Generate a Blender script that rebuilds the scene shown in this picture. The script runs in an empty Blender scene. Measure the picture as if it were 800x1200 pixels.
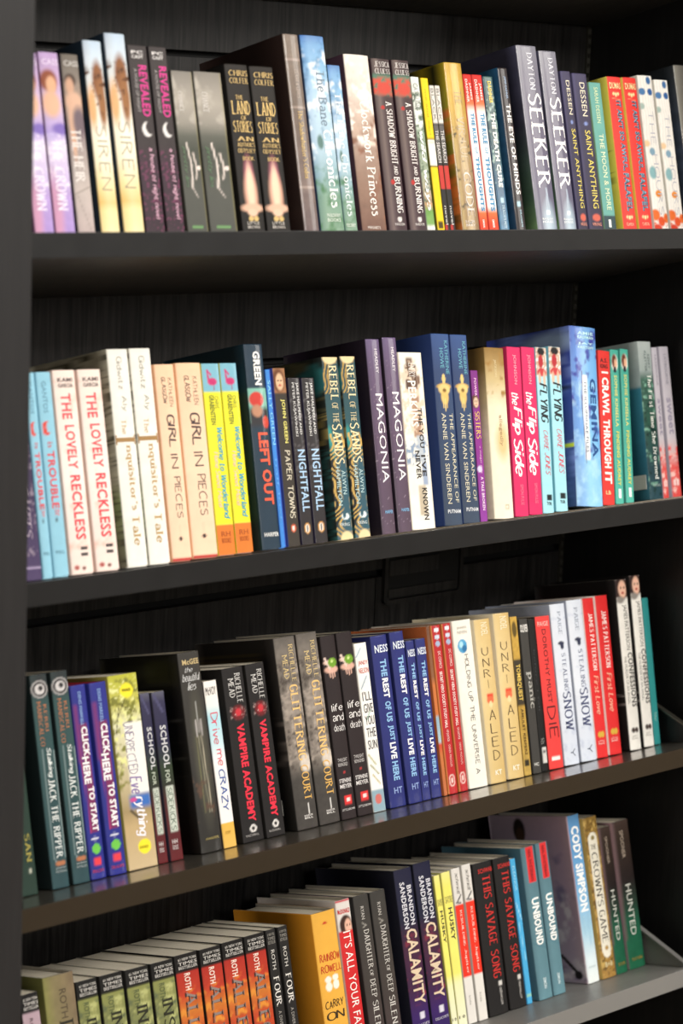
import bpy, bmesh, math, random
import numpy as np
from mathutils import Matrix, Vector

# ------------------------------------------------------------------ scene, camera, light, exposure
scene = bpy.context.scene
COL = scene.collection
scene.view_settings.view_transform = 'Standard'
scene.view_settings.look = 'None'
scene.view_settings.gamma = 1.0
scene.view_settings.exposure = -0.22
scene.view_settings.use_curve_mapping = False

cam_data = bpy.data.cameras.new('camera')
cam = bpy.data.objects.new('camera', cam_data)
COL.objects.link(cam)
cam.matrix_world = Matrix(((0.734896, 0.086693, -0.672616, -1.250533), (-0.677177, 0.147730, -0.720838, -1.778599), (0.036874, 0.985221, 0.167272, 1.563004), (0.000000, 0.000000, 0.000000, 1.000000)))
cam_data.sensor_fit = 'VERTICAL'
cam_data.sensor_height = 36.0
cam_data.lens = 2700.0 / 1200.0 * 36.0
cam_data.clip_start = 0.05
cam_data.clip_end = 60
cam_data.dof.use_dof = True
cam_data.dof.focus_distance = 2.68
cam_data.dof.aperture_fstop = 4.2
scene.camera = cam

world = bpy.data.worlds.new('shop_ambient')
scene.world = world
world.use_nodes = True
wbg = world.node_tree.nodes['Background']
wbg.inputs['Color'].default_value = (1.0, 0.97, 0.93, 1)
wbg.inputs['Strength'].default_value = 0.11

def area_light(name, loc, target, sx, sy, power, color=(1, 0.96, 0.9)):
    l = bpy.data.lights.new(name, 'AREA')
    l.shape = 'RECTANGLE'; l.size = sx; l.size_y = sy; l.energy = power; l.color = color
    o = bpy.data.objects.new(name, l); COL.objects.link(o)
    o.location = loc
    o.rotation_euler = (Vector(target) - Vector(loc)).to_track_quat('-Z', 'Y').to_euler()
    o['label'] = 'shop ceiling light or added fill light, above and in front of the bookcase'
    o['category'] = 'lamp'
    return o
area_light('ceiling_or_fill_light', (1.0, -3.6, 3.3), (0.6, 0.1, 1.1), 2.2, 0.8, 195)
area_light('ceiling_or_fill_light', (3.6, -2.4, 2.85), (0.4, 0.1, 1.2), 1.0, 1.6, 90)
area_light('ceiling_or_fill_light', (-0.6, -5.0, 2.6), (0.3, 0.1, 1.5), 1.4, 0.8, 62)  # added low fill, placed to brighten the upper back wall

# ------------------------------------------------------------------ colour and material helpers
def lin(h):
    h = h.lstrip('#')
    if len(h) == 3: h = ''.join(c * 2 for c in h)
    out = []
    for i in (0, 2, 4):
        c = int(h[i:i + 2], 16) / 255
        out.append(c / 12.92 if c <= 0.04045 else ((c + 0.055) / 1.055) ** 2.4)
    return tuple(out)

def new_mat(name, color, rough=0.5, metallic=0.0, coat=0.0):
    m = bpy.data.materials.new(name); m.use_nodes = True
    b = m.node_tree.nodes['Principled BSDF']
    b.inputs['Base Color'].default_value = (*lin(color), 1) if isinstance(color, str) else (*color, 1)
    b.inputs['Roughness'].default_value = rough
    b.inputs['Metallic'].default_value = metallic
    if coat: b.inputs['Coat Weight'].default_value = coat; b.inputs['Coat Roughness'].default_value = 0.12
    return m

def printed_mat(name, rough, coat, coat_rough):
    m = new_mat(name, '#ffffff', rough)
    nt = m.node_tree; b = nt.nodes['Principled BSDF']
    a = nt.nodes.new('ShaderNodeVertexColor'); a.layer_name = 'Print'
    tc = nt.nodes.new('ShaderNodeTexCoord')
    no = nt.nodes.new('ShaderNodeTexNoise'); no.inputs['Scale'].default_value = 90; no.inputs['Detail'].default_value = 3
    hs = nt.nodes.new('ShaderNodeHueSaturation')
    mr = nt.nodes.new('ShaderNodeMapRange'); mr.inputs['To Min'].default_value = 0.95; mr.inputs['To Max'].default_value = 1.05
    nt.links.new(tc.outputs['Object'], no.inputs['Vector'])
    nt.links.new(no.outputs['Fac'], mr.inputs['Value'])
    nt.links.new(mr.outputs['Result'], hs.inputs['Value'])
    nt.links.new(a.outputs['Color'], hs.inputs['Color'])
    nt.links.new(hs.outputs['Color'], b.inputs['Base Color'])
    b.inputs['Coat Weight'].default_value = coat; b.inputs['Coat Roughness'].default_value = coat_rough
    b.inputs['Specular IOR Level'].default_value = 0.22
    return m
M_MATTE = printed_mat('matte_printed_cover', 0.6, 0.0, 0.35)
M_GLOSS = printed_mat('gloss_printed_cover', 0.5, 0.22, 0.08)

def page_mat():
    m = new_mat('paper_pages', '#d8cdb8', 0.85)
    nt = m.node_tree; b = nt.nodes['Principled BSDF']
    tc = nt.nodes.new('ShaderNodeTexCoord'); mp = nt.nodes.new('ShaderNodeMapping')
    mp.inputs['Scale'].default_value = (1600, 6, 6)
    no = nt.nodes.new('ShaderNodeTexNoise'); no.inputs['Scale'].default_value = 1.0; no.inputs['Detail'].default_value = 2
    cr = nt.nodes.new('ShaderNodeValToRGB')
    cr.color_ramp.elements[0].position = 0.3; cr.color_ramp.elements[0].color = (*lin('#e6dabf'), 1)
    cr.color_ramp.elements[1].position = 0.65; cr.color_ramp.elements[1].color = (*lin('#fff6e2'), 1)
    nt.links.new(tc.outputs['Object'], mp.inputs['Vector']); nt.links.new(mp.outputs['Vector'], no.inputs['Vector'])
    nt.links.new(no.outputs['Fac'], cr.inputs['Fac']); nt.links.new(cr.outputs['Color'], b.inputs['Base Color'])
    bp = nt.nodes.new('ShaderNodeBump'); bp.inputs['Strength'].default_value = 0.2; bp.inputs['Distance'].default_value = 0.0005
    nt.links.new(no.outputs['Fac'], bp.inputs['Height']); nt.links.new(bp.outputs['Normal'], b.inputs['Normal'])
    return m
M_PAGE = page_mat()

def wood_mat(name, c0, c1, rough, axis='Z'):
    m = new_mat(name, c0, rough)
    nt = m.node_tree; b = nt.nodes['Principled BSDF']
    tc = nt.nodes.new('ShaderNodeTexCoord'); mp = nt.nodes.new('ShaderNodeMapping')
    mp.inputs['Scale'].default_value = {'Z': (130, 130, 7), 'X': (6, 110, 110), 'Y': (130, 8, 130)}[axis]
    no = nt.nodes.new('ShaderNodeTexNoise'); no.inputs['Scale'].default_value = 1.6; no.inputs['Detail'].default_value = 6
    no.inputs['Distortion'].default_value = 0.5
    cr = nt.nodes.new('ShaderNodeValToRGB')
    cr.color_ramp.elements[0].position = 0.35; cr.color_ramp.elements[0].color = (*lin(c0), 1)
    cr.color_ramp.elements[1].position = 0.7; cr.color_ramp.elements[1].color = (*lin(c1), 1)
    b.inputs['Specular IOR Level'].default_value = 0.28
    bp = nt.nodes.new('ShaderNodeBump'); bp.inputs['Strength'].default_value = 0.25; bp.inputs['Distance'].default_value = 0.0006
    nt.links.new(tc.outputs['Object'], mp.inputs['Vector']); nt.links.new(mp.outputs['Vector'], no.inputs['Vector'])
    nt.links.new(no.outputs['Fac'], cr.inputs['Fac']); nt.links.new(cr.outputs['Color'], b.inputs['Base Color'])
    nt.links.new(no.outputs['Fac'], bp.inputs['Height']); nt.links.new(bp.outputs['Normal'], b.inputs['Normal'])
    return m
M_BACK = wood_mat('black_stained_grain', '#121111', '#2c2a29', 0.5)
M_UNDER = wood_mat('black_stained_underside', '#201f1e', '#353331', 0.5, 'Y')
M_SIDE = wood_mat('black_side_laminate', '#131313', '#1c1c1c', 0.45)
M_PANEL = wood_mat('charcoal_upright_laminate', '#232223', '#272627', 0.5)
def shelf_mat(name, c, rough, spec=0.5, metallic=0.0, coat=0.0, cr_=0.12):
    m = new_mat(name, c, rough, metallic)
    nt = m.node_tree; b = nt.nodes['Principled BSDF']
    tc = nt.nodes.new('ShaderNodeTexCoord')
    no = nt.nodes.new('ShaderNodeTexNoise'); no.inputs['Scale'].default_value = 40; no.inputs['Detail'].default_value = 5
    mr = nt.nodes.new('ShaderNodeMapRange'); mr.inputs['To Min'].default_value = rough * 0.8; mr.inputs['To Max'].default_value = rough * 1.3
    nt.links.new(tc.outputs['Object'], no.inputs['Vector']); nt.links.new(no.outputs['Fac'], mr.inputs['Value'])
    nt.links.new(mr.outputs['Result'], b.inputs['Roughness'])
    b.inputs['Specular IOR Level'].default_value = spec
    b.inputs['Coat Weight'].default_value = coat; b.inputs['Coat Roughness'].default_value = cr_
    return m
M_SHELF = shelf_mat('polished_dark_shelf_top', '#4b4842', 0.3, 0.7, coat=0.7, cr_=0.12)
M_EDGE = shelf_mat('charcoal_shelf_edge', '#1a1a1b', 0.45, 0.3)
M_EDGE3 = shelf_mat('brown_black_shelf_edge', '#2e2519', 0.45, 0.3)
M_GREY = shelf_mat('grey_painted_metal', '#7c7b79', 0.38)
M_STEEL = new_mat('slotted_steel', '#57554d', 0.4, 0.7)
M_VOID = new_mat('black_cavity', '#050505', 0.9)
def clear_mat():
    m = new_mat('clear_acrylic', '#ffffff', 0.01)
    b = m.node_tree.nodes['Principled BSDF']
    b.inputs['Transmission Weight'].default_value = 1.0; b.inputs['IOR'].default_value = 1.45
    return m
M_CLEAR = clear_mat()
M_STICK = new_mat('white_price_sticker', '#e6e3dc', 0.6)
M_WALL = shelf_mat('painted_shop_wall', '#b8b2a8', 0.8)
M_FLOOR = wood_mat('pale_shop_floor', '#8d8274', '#a39786', 0.4, 'X')

_tm = {}
def text_mat(h, gloss=False):
    k = (h, gloss)
    if k not in _tm:
        _tm[k] = new_mat('print_ink_' + h.lstrip('#'), h, 0.55, 0.0, 0.25 if gloss else 0.0)
        _tm[k].node_tree.nodes['Principled BSDF'].inputs['Specular IOR Level'].default_value = 0.25
    return _tm[k]

# ------------------------------------------------------------------ mesh helpers
def link(o, parent=None):
    COL.objects.link(o)
    if parent is not None: o.parent = parent
    return o

def mesh_obj(name, verts, faces, mats, parent=None, loc=None, matidx=None, smooth=False):
    me = bpy.data.meshes.new(name)
    me.from_pydata(verts, [], faces)
    for m in (mats if isinstance(mats, (list, tuple)) else [mats]): me.materials.append(m)
    if matidx is not None: me.polygons.foreach_set('material_index', matidx)
    if smooth: me.polygons.foreach_set('use_smooth', [True] * len(me.polygons))
    me.update()
    o = bpy.data.objects.new(name, me)
    if loc is not None: o.location = loc
    return link(o, parent)

def prism(poly_yz, x0, x1):
    """closed profile in (y, z) extruded along x"""
    n = len(poly_yz)
    v = [(x0, y, z) for y, z in poly_yz] + [(x1, y, z) for y, z in poly_yz]
    f = [tuple(range(n - 1, -1, -1)), tuple(range(n, 2 * n))]
    for i in range(n):
        j = (i + 1) % n
        f.append((i, j, n + j, n + i))
    return v, f

def box(x0, x1, y0, y1, z0, z1):
    v = [(x, y, z) for x in (x0, x1) for y in (y0, y1) for z in (z0, z1)]
    f = [(0, 1, 3, 2), (4, 6, 7, 5), (0, 4, 5, 1), (2, 3, 7, 6), (0, 2, 6, 4), (1, 5, 7, 3)]
    return v, f

def merge(*vfs):
    V, F = [], []
    for v, f in vfs:
        b = len(V); V += list(v); F += [tuple(i + b for i in q) for q in f]
    return V, F

def bevel(o, w=0.0012, seg=2):
    bm = bmesh.new(); bm.from_mesh(o.data)
    bmesh.ops.recalc_face_normals(bm, faces=bm.faces)
    bmesh.ops.bevel(bm, geom=[e for e in bm.edges], offset=w, segments=seg, affect='EDGES', profile=0.6)
    bm.to_mesh(o.data); bm.free()
    return o

# ------------------------------------------------------------------ the bookcase
TH = math.radians(13.5)
LIPZ = [1.45, 1.1169, 0.7904, 0.4872]
LIP0 = 1.786                     # header shelf above the top row
XR = 1.093                       # inner face of the right upright
YB = 0.287                       # back wall of the bookcase
XL = -0.018

for nm, bx in (('floor', (-3.5, 5.0, -6.0, 0.45, -0.05, 0.0)), ('ceiling', (-3.5, 5.0, -6.0, 0.45, 3.6, 3.65)), ('wall_back', (-3.5, 5.0, 0.40, 0.45, 0.0, 3.6)),
               ('wall_left', (-3.55, -3.5, -6.0, 0.45, 0.0, 3.6)), ('wall_right', (5.0, 5.05, -6.0, 0.45, 0.0, 3.6))):
    o = mesh_obj(nm, *box(*bx), M_FLOOR if nm == 'floor' else M_WALL); o['kind'] = 'structure'

case = bpy.data.objects.new('bookcase', None); link(case); case.location = (0.5, 0.12, 0)
case['label'] = 'black bookshop bookcase with back-tilted shelves full of novels'
case['category'] = 'bookcase'
OFF = Vector((-0.5, -0.12, 0))
def part(name, vf, mat, parent=case, bev=None, label=None, smooth=False):
    v, f = vf
    o = mesh_obj(name, v, f, mat, parent)
    if parent is case: o.location = OFF
    if bev: bevel(o, bev)
    if label: o['label'] = label
    return o
part('upright_panel', box(-0.085, XL, -0.03, YB + 0.02, 0.0, 2.1), M_PANEL, bev=0.002)
part('upright_panel', box(XR, XR + 0.06, -0.03, YB + 0.02, 0.0, 2.1), M_SIDE, bev=0.002)
# back wall: panels between the shelves, with a vertical butt joint in the lower ones
zs = [0.0, 0.32, 0.66, 0.9985, 1.2765, 1.631, 2.1]
gap = [0.0012, 0.0012, 0.0012, 0.005, 0.004, 0.0035, 0.001]
xj = 0.741
for i in range(len(zs) - 1):
    z0, z1 = zs[i] + gap[i], zs[i + 1] - gap[i + 1]
    xs = [XL, XR] if i >= 3 else [XL, xj, XR]
    for a, b in zip(xs[:-1], xs[1:]):
        part('back_board', box(a + 0.0008, b - 0.0008, YB, YB + 0.012, z0, z1), M_BACK, bev=0.0008)
part('backing_sheet', box(XL, XR, YB + 0.0125, YB + 0.018, 0.0, 2.1), M_VOID)

ct, st = math.cos(TH), math.sin(TH)
def add_shelf(lz, edge_mat, top_mat, und_mat, i):
    """tilted shelf: front edge upright, top surface falling back by 13.5 degrees"""
    dep = 0.278 / ct
    y1, z1 = dep * ct, lz - dep * st
    t = 0.0235
    s = part('shelf', prism([(0.0022, lz - 0.0005), (0.0022, lz - t), (y1, z1 - t + 0.002), (y1, z1)], XL + 0.0006, XR - 0.0006), [top_mat, und_mat])
    me = s.data
    for p in me.polygons:
        p.material_index = 1 if p.normal.z < 0.5 else 0
    bm = bmesh.new(); bm.from_mesh(me); bmesh.ops.recalc_face_normals(bm, faces=bm.faces)
    for fc in bm.faces: fc.material_index = 0 if fc.normal.z > 0.5 else 1
    bm.to_mesh(me); bm.free()
    part('front_edge', box(XL + 0.0006, XR - 0.0006, 0.0, 0.002, lz - t - 0.0008, lz), edge_mat, parent=s, bev=0.0006)
    return s
shelves = []
EDG = [M_EDGE, M_EDGE, M_EDGE3, M_GREY]
for i, lz in enumerate(LIPZ):
    s = add_shelf(lz, EDG[i], M_GREY if i == 3 else M_SHELF, M_UNDER, i)
    if i == 3: s['label'] = 'lowest shelf in view, grey metal with raised triangular end'
    shelves.append(s)
    # low clear stop strip standing on the shelf in front of the books, slotted base flat on the shelf
    a0 = 0.012; h = 0.0026
    def sp(a, b): return (a * ct + b * st, lz - a * st + b * ct)
    if i in (1,):
        v, f = prism([sp(a0, 0.0004), sp(a0, h), sp(a0 + 0.0018, h), sp(a0 + 0.0018, 0.0004)], XL + 0.004, XR - 0.004)
        part('clear_stop_strip', (v, f), M_CLEAR, parent=s, label='clear plastic strip along the shelf front')
    if i in (2, 3):
        # triangular metal end plate at the right end
        bo = XR - (0.022 if i == 2 else 0.031)
        P = [sp(0.004, 0.0005), sp(0.004, 0.004), sp(0.135, 0.135 * 0.62), sp(0.235, 0.135 * 0.62), sp(0.235, 0.0005)]
        b = part('end_bracket', prism(P, bo, bo + 0.002), M_GREY if i == 3 else M_SIDE, parent=s, bev=0.0005)
        fl = [sp(0.004, 0.004), sp(0.135, 0.135 * 0.62), sp(0.133, 0.135 * 0.62 + 0.0016), sp(0.0035, 0.0056)]
        part('bracket_flange', prism(fl, bo - 0.0040, bo + 0.0035), M_GREY if i == 3 else M_STEEL, parent=s)
s0 = add_shelf(LIP0, M_SIDE, M_SHELF, M_UNDER, 9)
# slotted steel standard in the back corner
bars = [box(XR - 0.0075, XR - 0.0065, YB - 0.004, YB - 0.0005, 0.9, 2.0), box(XR - 0.0025, XR - 0.0015, YB - 0.004, YB - 0.0005, 0.9, 2.0)]
for k in range(88):
    bars.append(box(XR - 0.0065, XR - 0.0025, YB - 0.004, YB - 0.0005, 0.9 + k * 0.0125, 0.9 + k * 0.0125 + 0.0065))
part('slotted_standard', merge(*bars), M_STEEL, label='slotted steel strip in the back corner')

# rounded cable box frame on the back wall under the second shelf
def rounded(cx, cz, w, h, r, n=5):
    pts = []
    for qx, qz, a0 in ((1, 1, 0), (-1, 1, 90), (-1, -1, 180), (1, -1, 270)):
        for k in range(n + 1):
            a = math.radians(a0 + 90 * k / n)
            pts.append((cx + qx * (w / 2 - r) + r * math.cos(a), cz + qz * (h / 2 - r) + r * math.sin(a)))
    return pts
def frame(cx, cz, w, h, wi, hi, y0, y1):
    A = rounded(cx, cz, w, h, 0.008); B = rounded(cx, cz, wi, hi, 0.006); n = len(A)
    V = [(x, y0, z) for x, z in A] + [(x, y0, z) for x, z in B] + [(x, y1, z) for x, z in A] + [(x, y1, z) for x, z in B]
    F = []
    for i in range(n):
        j = (i + 1) % n
        F += [(i, j, n + j, n + i), (i, 2 * n + i, 2 * n + j, j), (n + i, n + j, 3 * n + j, 3 * n + i)]
    return V, F
BX0, BX1, BZ0, BZ1 = (0.7571, 0.8874, 0.9627, 1.0220)
cx, cz, w, h = (BX0 + BX1) / 2, (BZ0 + BZ1) / 2, BX1 - BX0, BZ1 - BZ0
cb = part('cable_box', frame(cx, cz, w + 0.012, h + 0.012, w, h, YB - 0.006, YB - 0.0004), M_BACK, label='black recessed cable box frame')
part('box_back', box(BX0 + 0.001, BX1 - 0.001, YB - 0.0035, YB - 0.0006, BZ0 + 0.001, BZ1 - 0.001), M_VOID, parent=cb)
part('box_bar', box(BX0 + 0.002, BX1 - 0.04, YB - 0.0056, YB - 0.0036, BZ1 - 0.028, BZ1 - 0.008), M_BACK, parent=cb)
part('box_bar', box(BX0 + 0.002, BX1 - 0.004, YB - 0.0056, YB - 0.0036, BZ0 + 0.003, BZ0 + 0.014), M_BACK, parent=cb)

# ------------------------------------------------------------------ lettering: a small stroke font (serif, hand, script) beside Blender's own
GL = {
'A': "00 39|39 60|13 53", 'B': "00 09|09 29|~29 57 25|05 25|~25 52 20|20 00", 'C': "~68 49 17 04 11 30 61", 'D': "00 09|09 29|~29 57 64 52 20|20 00",
'E': "00 09|09 59|05 45|00 50", 'F': "00 09|09 59|05 45", 'G': "~58 29 07 02 20 51|51 54|54 34", 'H': "00 09|60 69|05 65", 'I': "00 09",
'J': "~49 42 20 01", 'K': "00 09|59 04|25 60", 'L': "09 00|00 50", 'M': "00 09|09 43|43 89|89 80", 'N': "00 09|09 60|60 69",
'O': "~39 07 02 30 62 67 39", 'P': "00 09|09 29|~29 57 24|24 04", 'Q': "~39 07 02 30 62 67 39|42 6a", 'R': "00 09|09 29|~29 57 25|25 05|25 60",
'S': "~58 39 07 25 44 52 30 01", 'T': "09 69|39 30", 'U': "~09 03 20 40 63 69", 'V': "09 30|30 69", 'W': "09 20|20 48|48 60|60 89",
'X': "09 60|69 00", 'Y': "09 34|69 34|34 30", 'Z': "09 69|69 00|00 60",
'a': "~05 26 44|44 40|~43 13 01 20 42", 'b': "09 00|~04 26 44 42 20 02", 'c': "~45 26 04 02 20 41", 'd': "49 40|~44 26 04 02 20 42",
'e': "03 43|~43 45 26 04 02 20 41", 'f': "~39 28 16 10|06 36", 'g': "~44 26 04 02 20 42|~46 4b 2c 0b", 'h': "09 00|~04 26 44 40", 'i': "06 00|08 09",
'j': "~16 1b 0c|18 19", 'k': "09 00|46 03|14 40", 'l': "09 00", 'm': "06 00|~04 26 34 30|~34 56 74 70", 'n': "06 00|~04 26 44 40",
'o': "~26 04 02 20 42 44 26", 'p': "06 0c|~04 26 44 42 20 02", 'q': "46 4c|~44 26 04 02 20 42", 'r': "06 00|~04 16 36", 's': "~35 16 05 33 31 10 01",
't': "~18 11 20 31|06 36", 'u': "~06 02 20 42|46 40", 'v': "06 20|20 46", 'w': "06 20|20 35|35 50|50 76", 'x': "06 40|46 00", 'y': "06 20|~46 20 0c",
'z': "06 46|46 00|00 40", "'": "09 07", '.': "00 01", '&': "~60 17 39 47 13 20 40 63", '-': "04 34", '1': "07 29|29 20", '0': "~39 07 02 30 62 67 39"}
def _pt(s):
    c = s[1]; y = int(c) if c.isdigit() else -(ord(c) - 96)
    return (int(s[0]), y)
def _cr(P, n=5):
    out = []
    closed = P[0] == P[-1]
    for i in range(len(P) - 1):
        p1, p2 = P[i], P[i + 1]
        p0 = P[i - 1] if i > 0 else (P[-2] if closed else p1)
        p3 = P[i + 2] if i + 2 < len(P) else (P[1] if closed else p2)
        for k in range(n):
            t = k / n
            out.append(tuple(0.5 * (2 * p1[a] + (p2[a] - p0[a]) * t + (2 * p0[a] - 5 * p1[a] + 4 * p2[a] - p3[a]) * t * t + (3 * p1[a] - p0[a] - 3 * p2[a] + p3[a]) * t ** 3) for a in (0, 1)))
    out.append(P[-1])
    return out
STY = {  # thick, thin, serif, slant, jitter, gap
'f': (1.25, 0.5, 1, 0, 0, 1.9), 'F': (1.6, 0.65, 1, 0, 0, 2.2), 'n': (0.85, 0.75, 0, 0, 0.5, 1.8), 'i': (1.1, 0.6, 0, 0.3, 0.15, 1.5), 'I': (1.7, 0.9, 0, 0.2, 0.2, 2.0), 't': (0.7, 0.62, 0, 0, 0, 2.6), 'N': (1.3, 1.1, 0, 0.05, 0.45, 1.9)}
def stroke_text(s, sty):
    thick, thin, serif, slant, jit, gap = STY[sty]
    rnd = random.Random(s); V, F = [], []; x = 0.0
    for ch in s:
        if ch == ' ': x += 4.2; continue
        g = GL.get(ch) or GL.get(ch.upper())
        if not g: x += 3; continue
        mx = 0; jx, jy, js = (rnd.uniform(-1, 1) * jit, rnd.uniform(-1, 1) * jit, 1 + rnd.uniform(-1, 1) * jit * 0.15)
        for st_ in g.split('|'):
            curve = st_.startswith('~'); P = [_pt(q) for q in st_.strip('~').split()]
            mx = max(mx, max(p[0] for p in P))
            ends = [P[0], P[-1]]
            vertical = [abs(P[1][1] - P[0][1]) > abs(P[1][0] - P[0][0]), abs(P[-1][1] - P[-2][1]) > abs(P[-1][0] - P[-2][0])]
            if curve: P = _cr(P)
            L, R = [], []
            for i, p in enumerate(P):
                a = P[max(0, i - 1)]; b = P[min(len(P) - 1, i + 1)]
                dx, dy = b[0] - a[0], b[1] - a[1]; l = math.hypot(dx, dy) or 1
                wd = (thin + (thick - thin) * (abs(dy) / l) ** 1.3) / 2
                if not curve: 
                    ex = wd * 0.0
                L.append((p[0] - dy / l * wd, p[1] + dx / l * wd)); R.append((p[0] + dy / l * wd, p[1] - dx / l * wd))
            b0 = len(V)
            for q in L + R: V.append((x + jx + q[0] * js + slant * q[1], q[1] * js + jy))
            n = len(P)
            for i in range(n - 1): F.append((b0 + i, b0 + n + i, b0 + n + i + 1, b0 + i + 1))
            if serif and not (curve and P[0] == P[-1]):
                for e, vert in zip(ends, vertical):
                    if vert and (e[1] in (0, 9, 6) or e[1] < 0):
                        sw, sh = thick * 0.5 + 0.75, thin * 0.5
                        b0 = len(V); cy = e[1] + (sh if e[1] <= 0 else -sh)
                        for q in ((-sw, -sh), (sw, -sh), (sw, sh), (-sw, sh)): V.append((x + e[0] + q[0], cy + q[1]))
                        F.append((b0, b0 + 1, b0 + 2, b0 + 3))
        x += mx + gap + (0.8 if serif else 0)
    return V, F
_bf = {}
def builtin_text(s, bold):
    cu = bpy.data.curves.new('lettering', 'FONT'); cu.body = s; cu.resolution_u = 2; cu.offset = {'s': 0.0, 'b': 0.022, 'B': 0.04}[bold]
    cu.space_character = 1.06 if bold != 's' else 1.0
    ob = bpy.data.objects.new('lettering', cu)
    COL.objects.link(ob)
    dg = bpy.context.evaluated_depsgraph_get()
    me = ob.evaluated_get(dg).to_mesh()
    V = [(v.co.x, v.co.y) for v in me.vertices]; F = [tuple(p.vertices) for p in me.polygons]
    ob.evaluated_get(dg).to_mesh_clear()
    bpy.data.objects.remove(ob); bpy.data.curves.remove(cu)
    return V, F
def glyphs(s, font):
    k = (s, font)
    if k not in _bf:
        V, F = builtin_text(s, font) if font in 'sbB' else stroke_text(s, font)
        A = np.array(V); lo, hi = A.min(0), A.max(0); d = np.maximum(hi - lo, 1e-6)
        if hi[0] - lo[0] < 2 and font not in 'sbB': lo = lo - [1.2, 0]; d = np.array([d[0] + 2.4, d[1]])
        _bf[k] = ((A - lo) / d, F)
    return _bf[k]

# ------------------------------------------------------------------ printed art, evaluated on the cover mesh as print colours, with painted gloss highlights on some spines
def vnoise(x, y, seed):
    r = np.random.RandomState(seed).rand(64, 64)
    xi = np.floor(x).astype(int); yi = np.floor(y).astype(int); fx = x - xi; fy = y - yi
    fx = fx * fx * (3 - 2 * fx); fy = fy * fy * (3 - 2 * fy)
    g = lambda a, b: r[a % 64, b % 64]
    return (g(xi, yi) * (1 - fx) + g(xi + 1, yi) * fx) * (1 - fy) + (g(xi, yi + 1) * (1 - fx) + g(xi + 1, yi + 1) * fx) * fy
def fbm(x, y, seed):
    return 0.55 * vnoise(x, y, seed) + 0.3 * vnoise(x * 2.1, y * 2.1, seed + 1) + 0.15 * vnoise(x * 4.3, y * 4.3, seed + 2)
def paint(ops, U, V, W, H, seed):
    """U, V in 0..1 across and down a face of W x H metres -> linear rgb"""
    C = np.ones(U.shape + (3,)) * 0.5
    X, Y = U * W * 1000, V * H * 1000
    for op in ops:
        k = op[0]
        if k == 'g':
            vs = [a for a, _ in op[1]]; cs = np.array([lin(c) for _, c in op[1]])
            for c in range(3): C[..., c] = np.interp(V, vs, cs[:, c])
            continue
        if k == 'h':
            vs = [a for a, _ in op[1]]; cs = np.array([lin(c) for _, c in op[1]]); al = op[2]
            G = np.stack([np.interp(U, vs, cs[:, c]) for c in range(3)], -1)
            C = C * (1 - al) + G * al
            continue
        if k == 'n':      # tone mottling
            m = fbm(X / op[1], Y / op[1], seed); C = C * (1 + (m[..., None] - 0.5) * 2 * op[2]); continue
        if k == 'c':      # blotches of a colour: size mm, colour, threshold, softness, v0, v1
            m = fbm(X / op[1] + 7, Y / op[1] + 3, seed + hash(op[2]) % 1 + int(op[2].lstrip('#')[:2], 16)); a = np.clip((m - op[3]) / op[4], 0, 1)
            if len(op) > 5: a = a * np.clip((V - op[5]) / 0.03, 0, 1) * np.clip((op[6] - V) / 0.03, 0, 1)
            col = op[2]
        elif k == 'r':
            s = op[6] if len(op) > 6 else 0.0015
            a = np.clip((U - op[1]) * W / s + 0.5, 0, 1) * np.clip((op[2] - U) * W / s + 0.5, 0, 1) * np.clip((V - op[3]) * H / s + 0.5, 0, 1) * np.clip((op[4] - V) * H / s + 0.5, 0, 1)
            col = op[5]
        elif k == 'e':    # ellipse: u, v, ru (of width), rv (of height), colour, softness
            r = np.sqrt(((U - op[1]) / op[3]) ** 2 + ((V - op[2]) / op[4]) ** 2); s = op[6] if len(op) > 6 else 0.25
            a = np.clip((1 - r) / s + 0.5, 0, 1); col = op[5]
        elif k == 'l':    # line
            x0, y0, x1, y1 = op[1] * W, op[2] * H, op[3] * W, op[4] * H
            dx, dy = x1 - x0, y1 - y0; L2 = dx * dx + dy * dy
            t = np.clip(((U * W - x0) * dx + (V * H - y0) * dy) / L2, 0, 1)
            dd = np.hypot(U * W - x0 - t * dx, V * H - y0 - t * dy); w = op[5] / 1000
            a = np.clip((w / 2 - dd) / 0.0008 + 0.5, 0, 1); col = op[6]
        elif k == 'w':    # wavy fine lines: spacing mm, amplitude mm, colour, v0, v1
            ph = (X + op[2] * np.sin(Y / 11.0) + op[2] * 0.5 * np.sin(Y / 5.3 + 1)) / op[1]
            a = np.clip(np.sin(ph * 6.283) * 1.4, 0, 1) * (V > op[4]) * (V < op[5]); col = op[3]
        a = a[..., None]; C = C * (1 - a) + np.array(lin(col)) * a
    return np.clip(C, 0, 1)

# ------------------------------------------------------------------ books
def spine_profile(T, hard):
    """points (x, y) across the spine, left to right; y negative is towards the reader"""
    n = max(6, int(T / 0.0015)); b = (0.0007 + T * 0.028) if hard else 0.0003
    pts = []
    for i in range(n + 1):
        t = i / n; x = t * T; e = abs(2 * t - 1)
        pts.append((x, -b * (1 - e ** 2.6)))
    return pts, b
def prof_y(x, T, hard):
    b = (0.0007 + T * 0.028) if hard else 0.0003
    e = np.abs(2 * x / T - 1); return -b * (1 - np.clip(e, 0, 1) ** 2.6)

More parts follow.
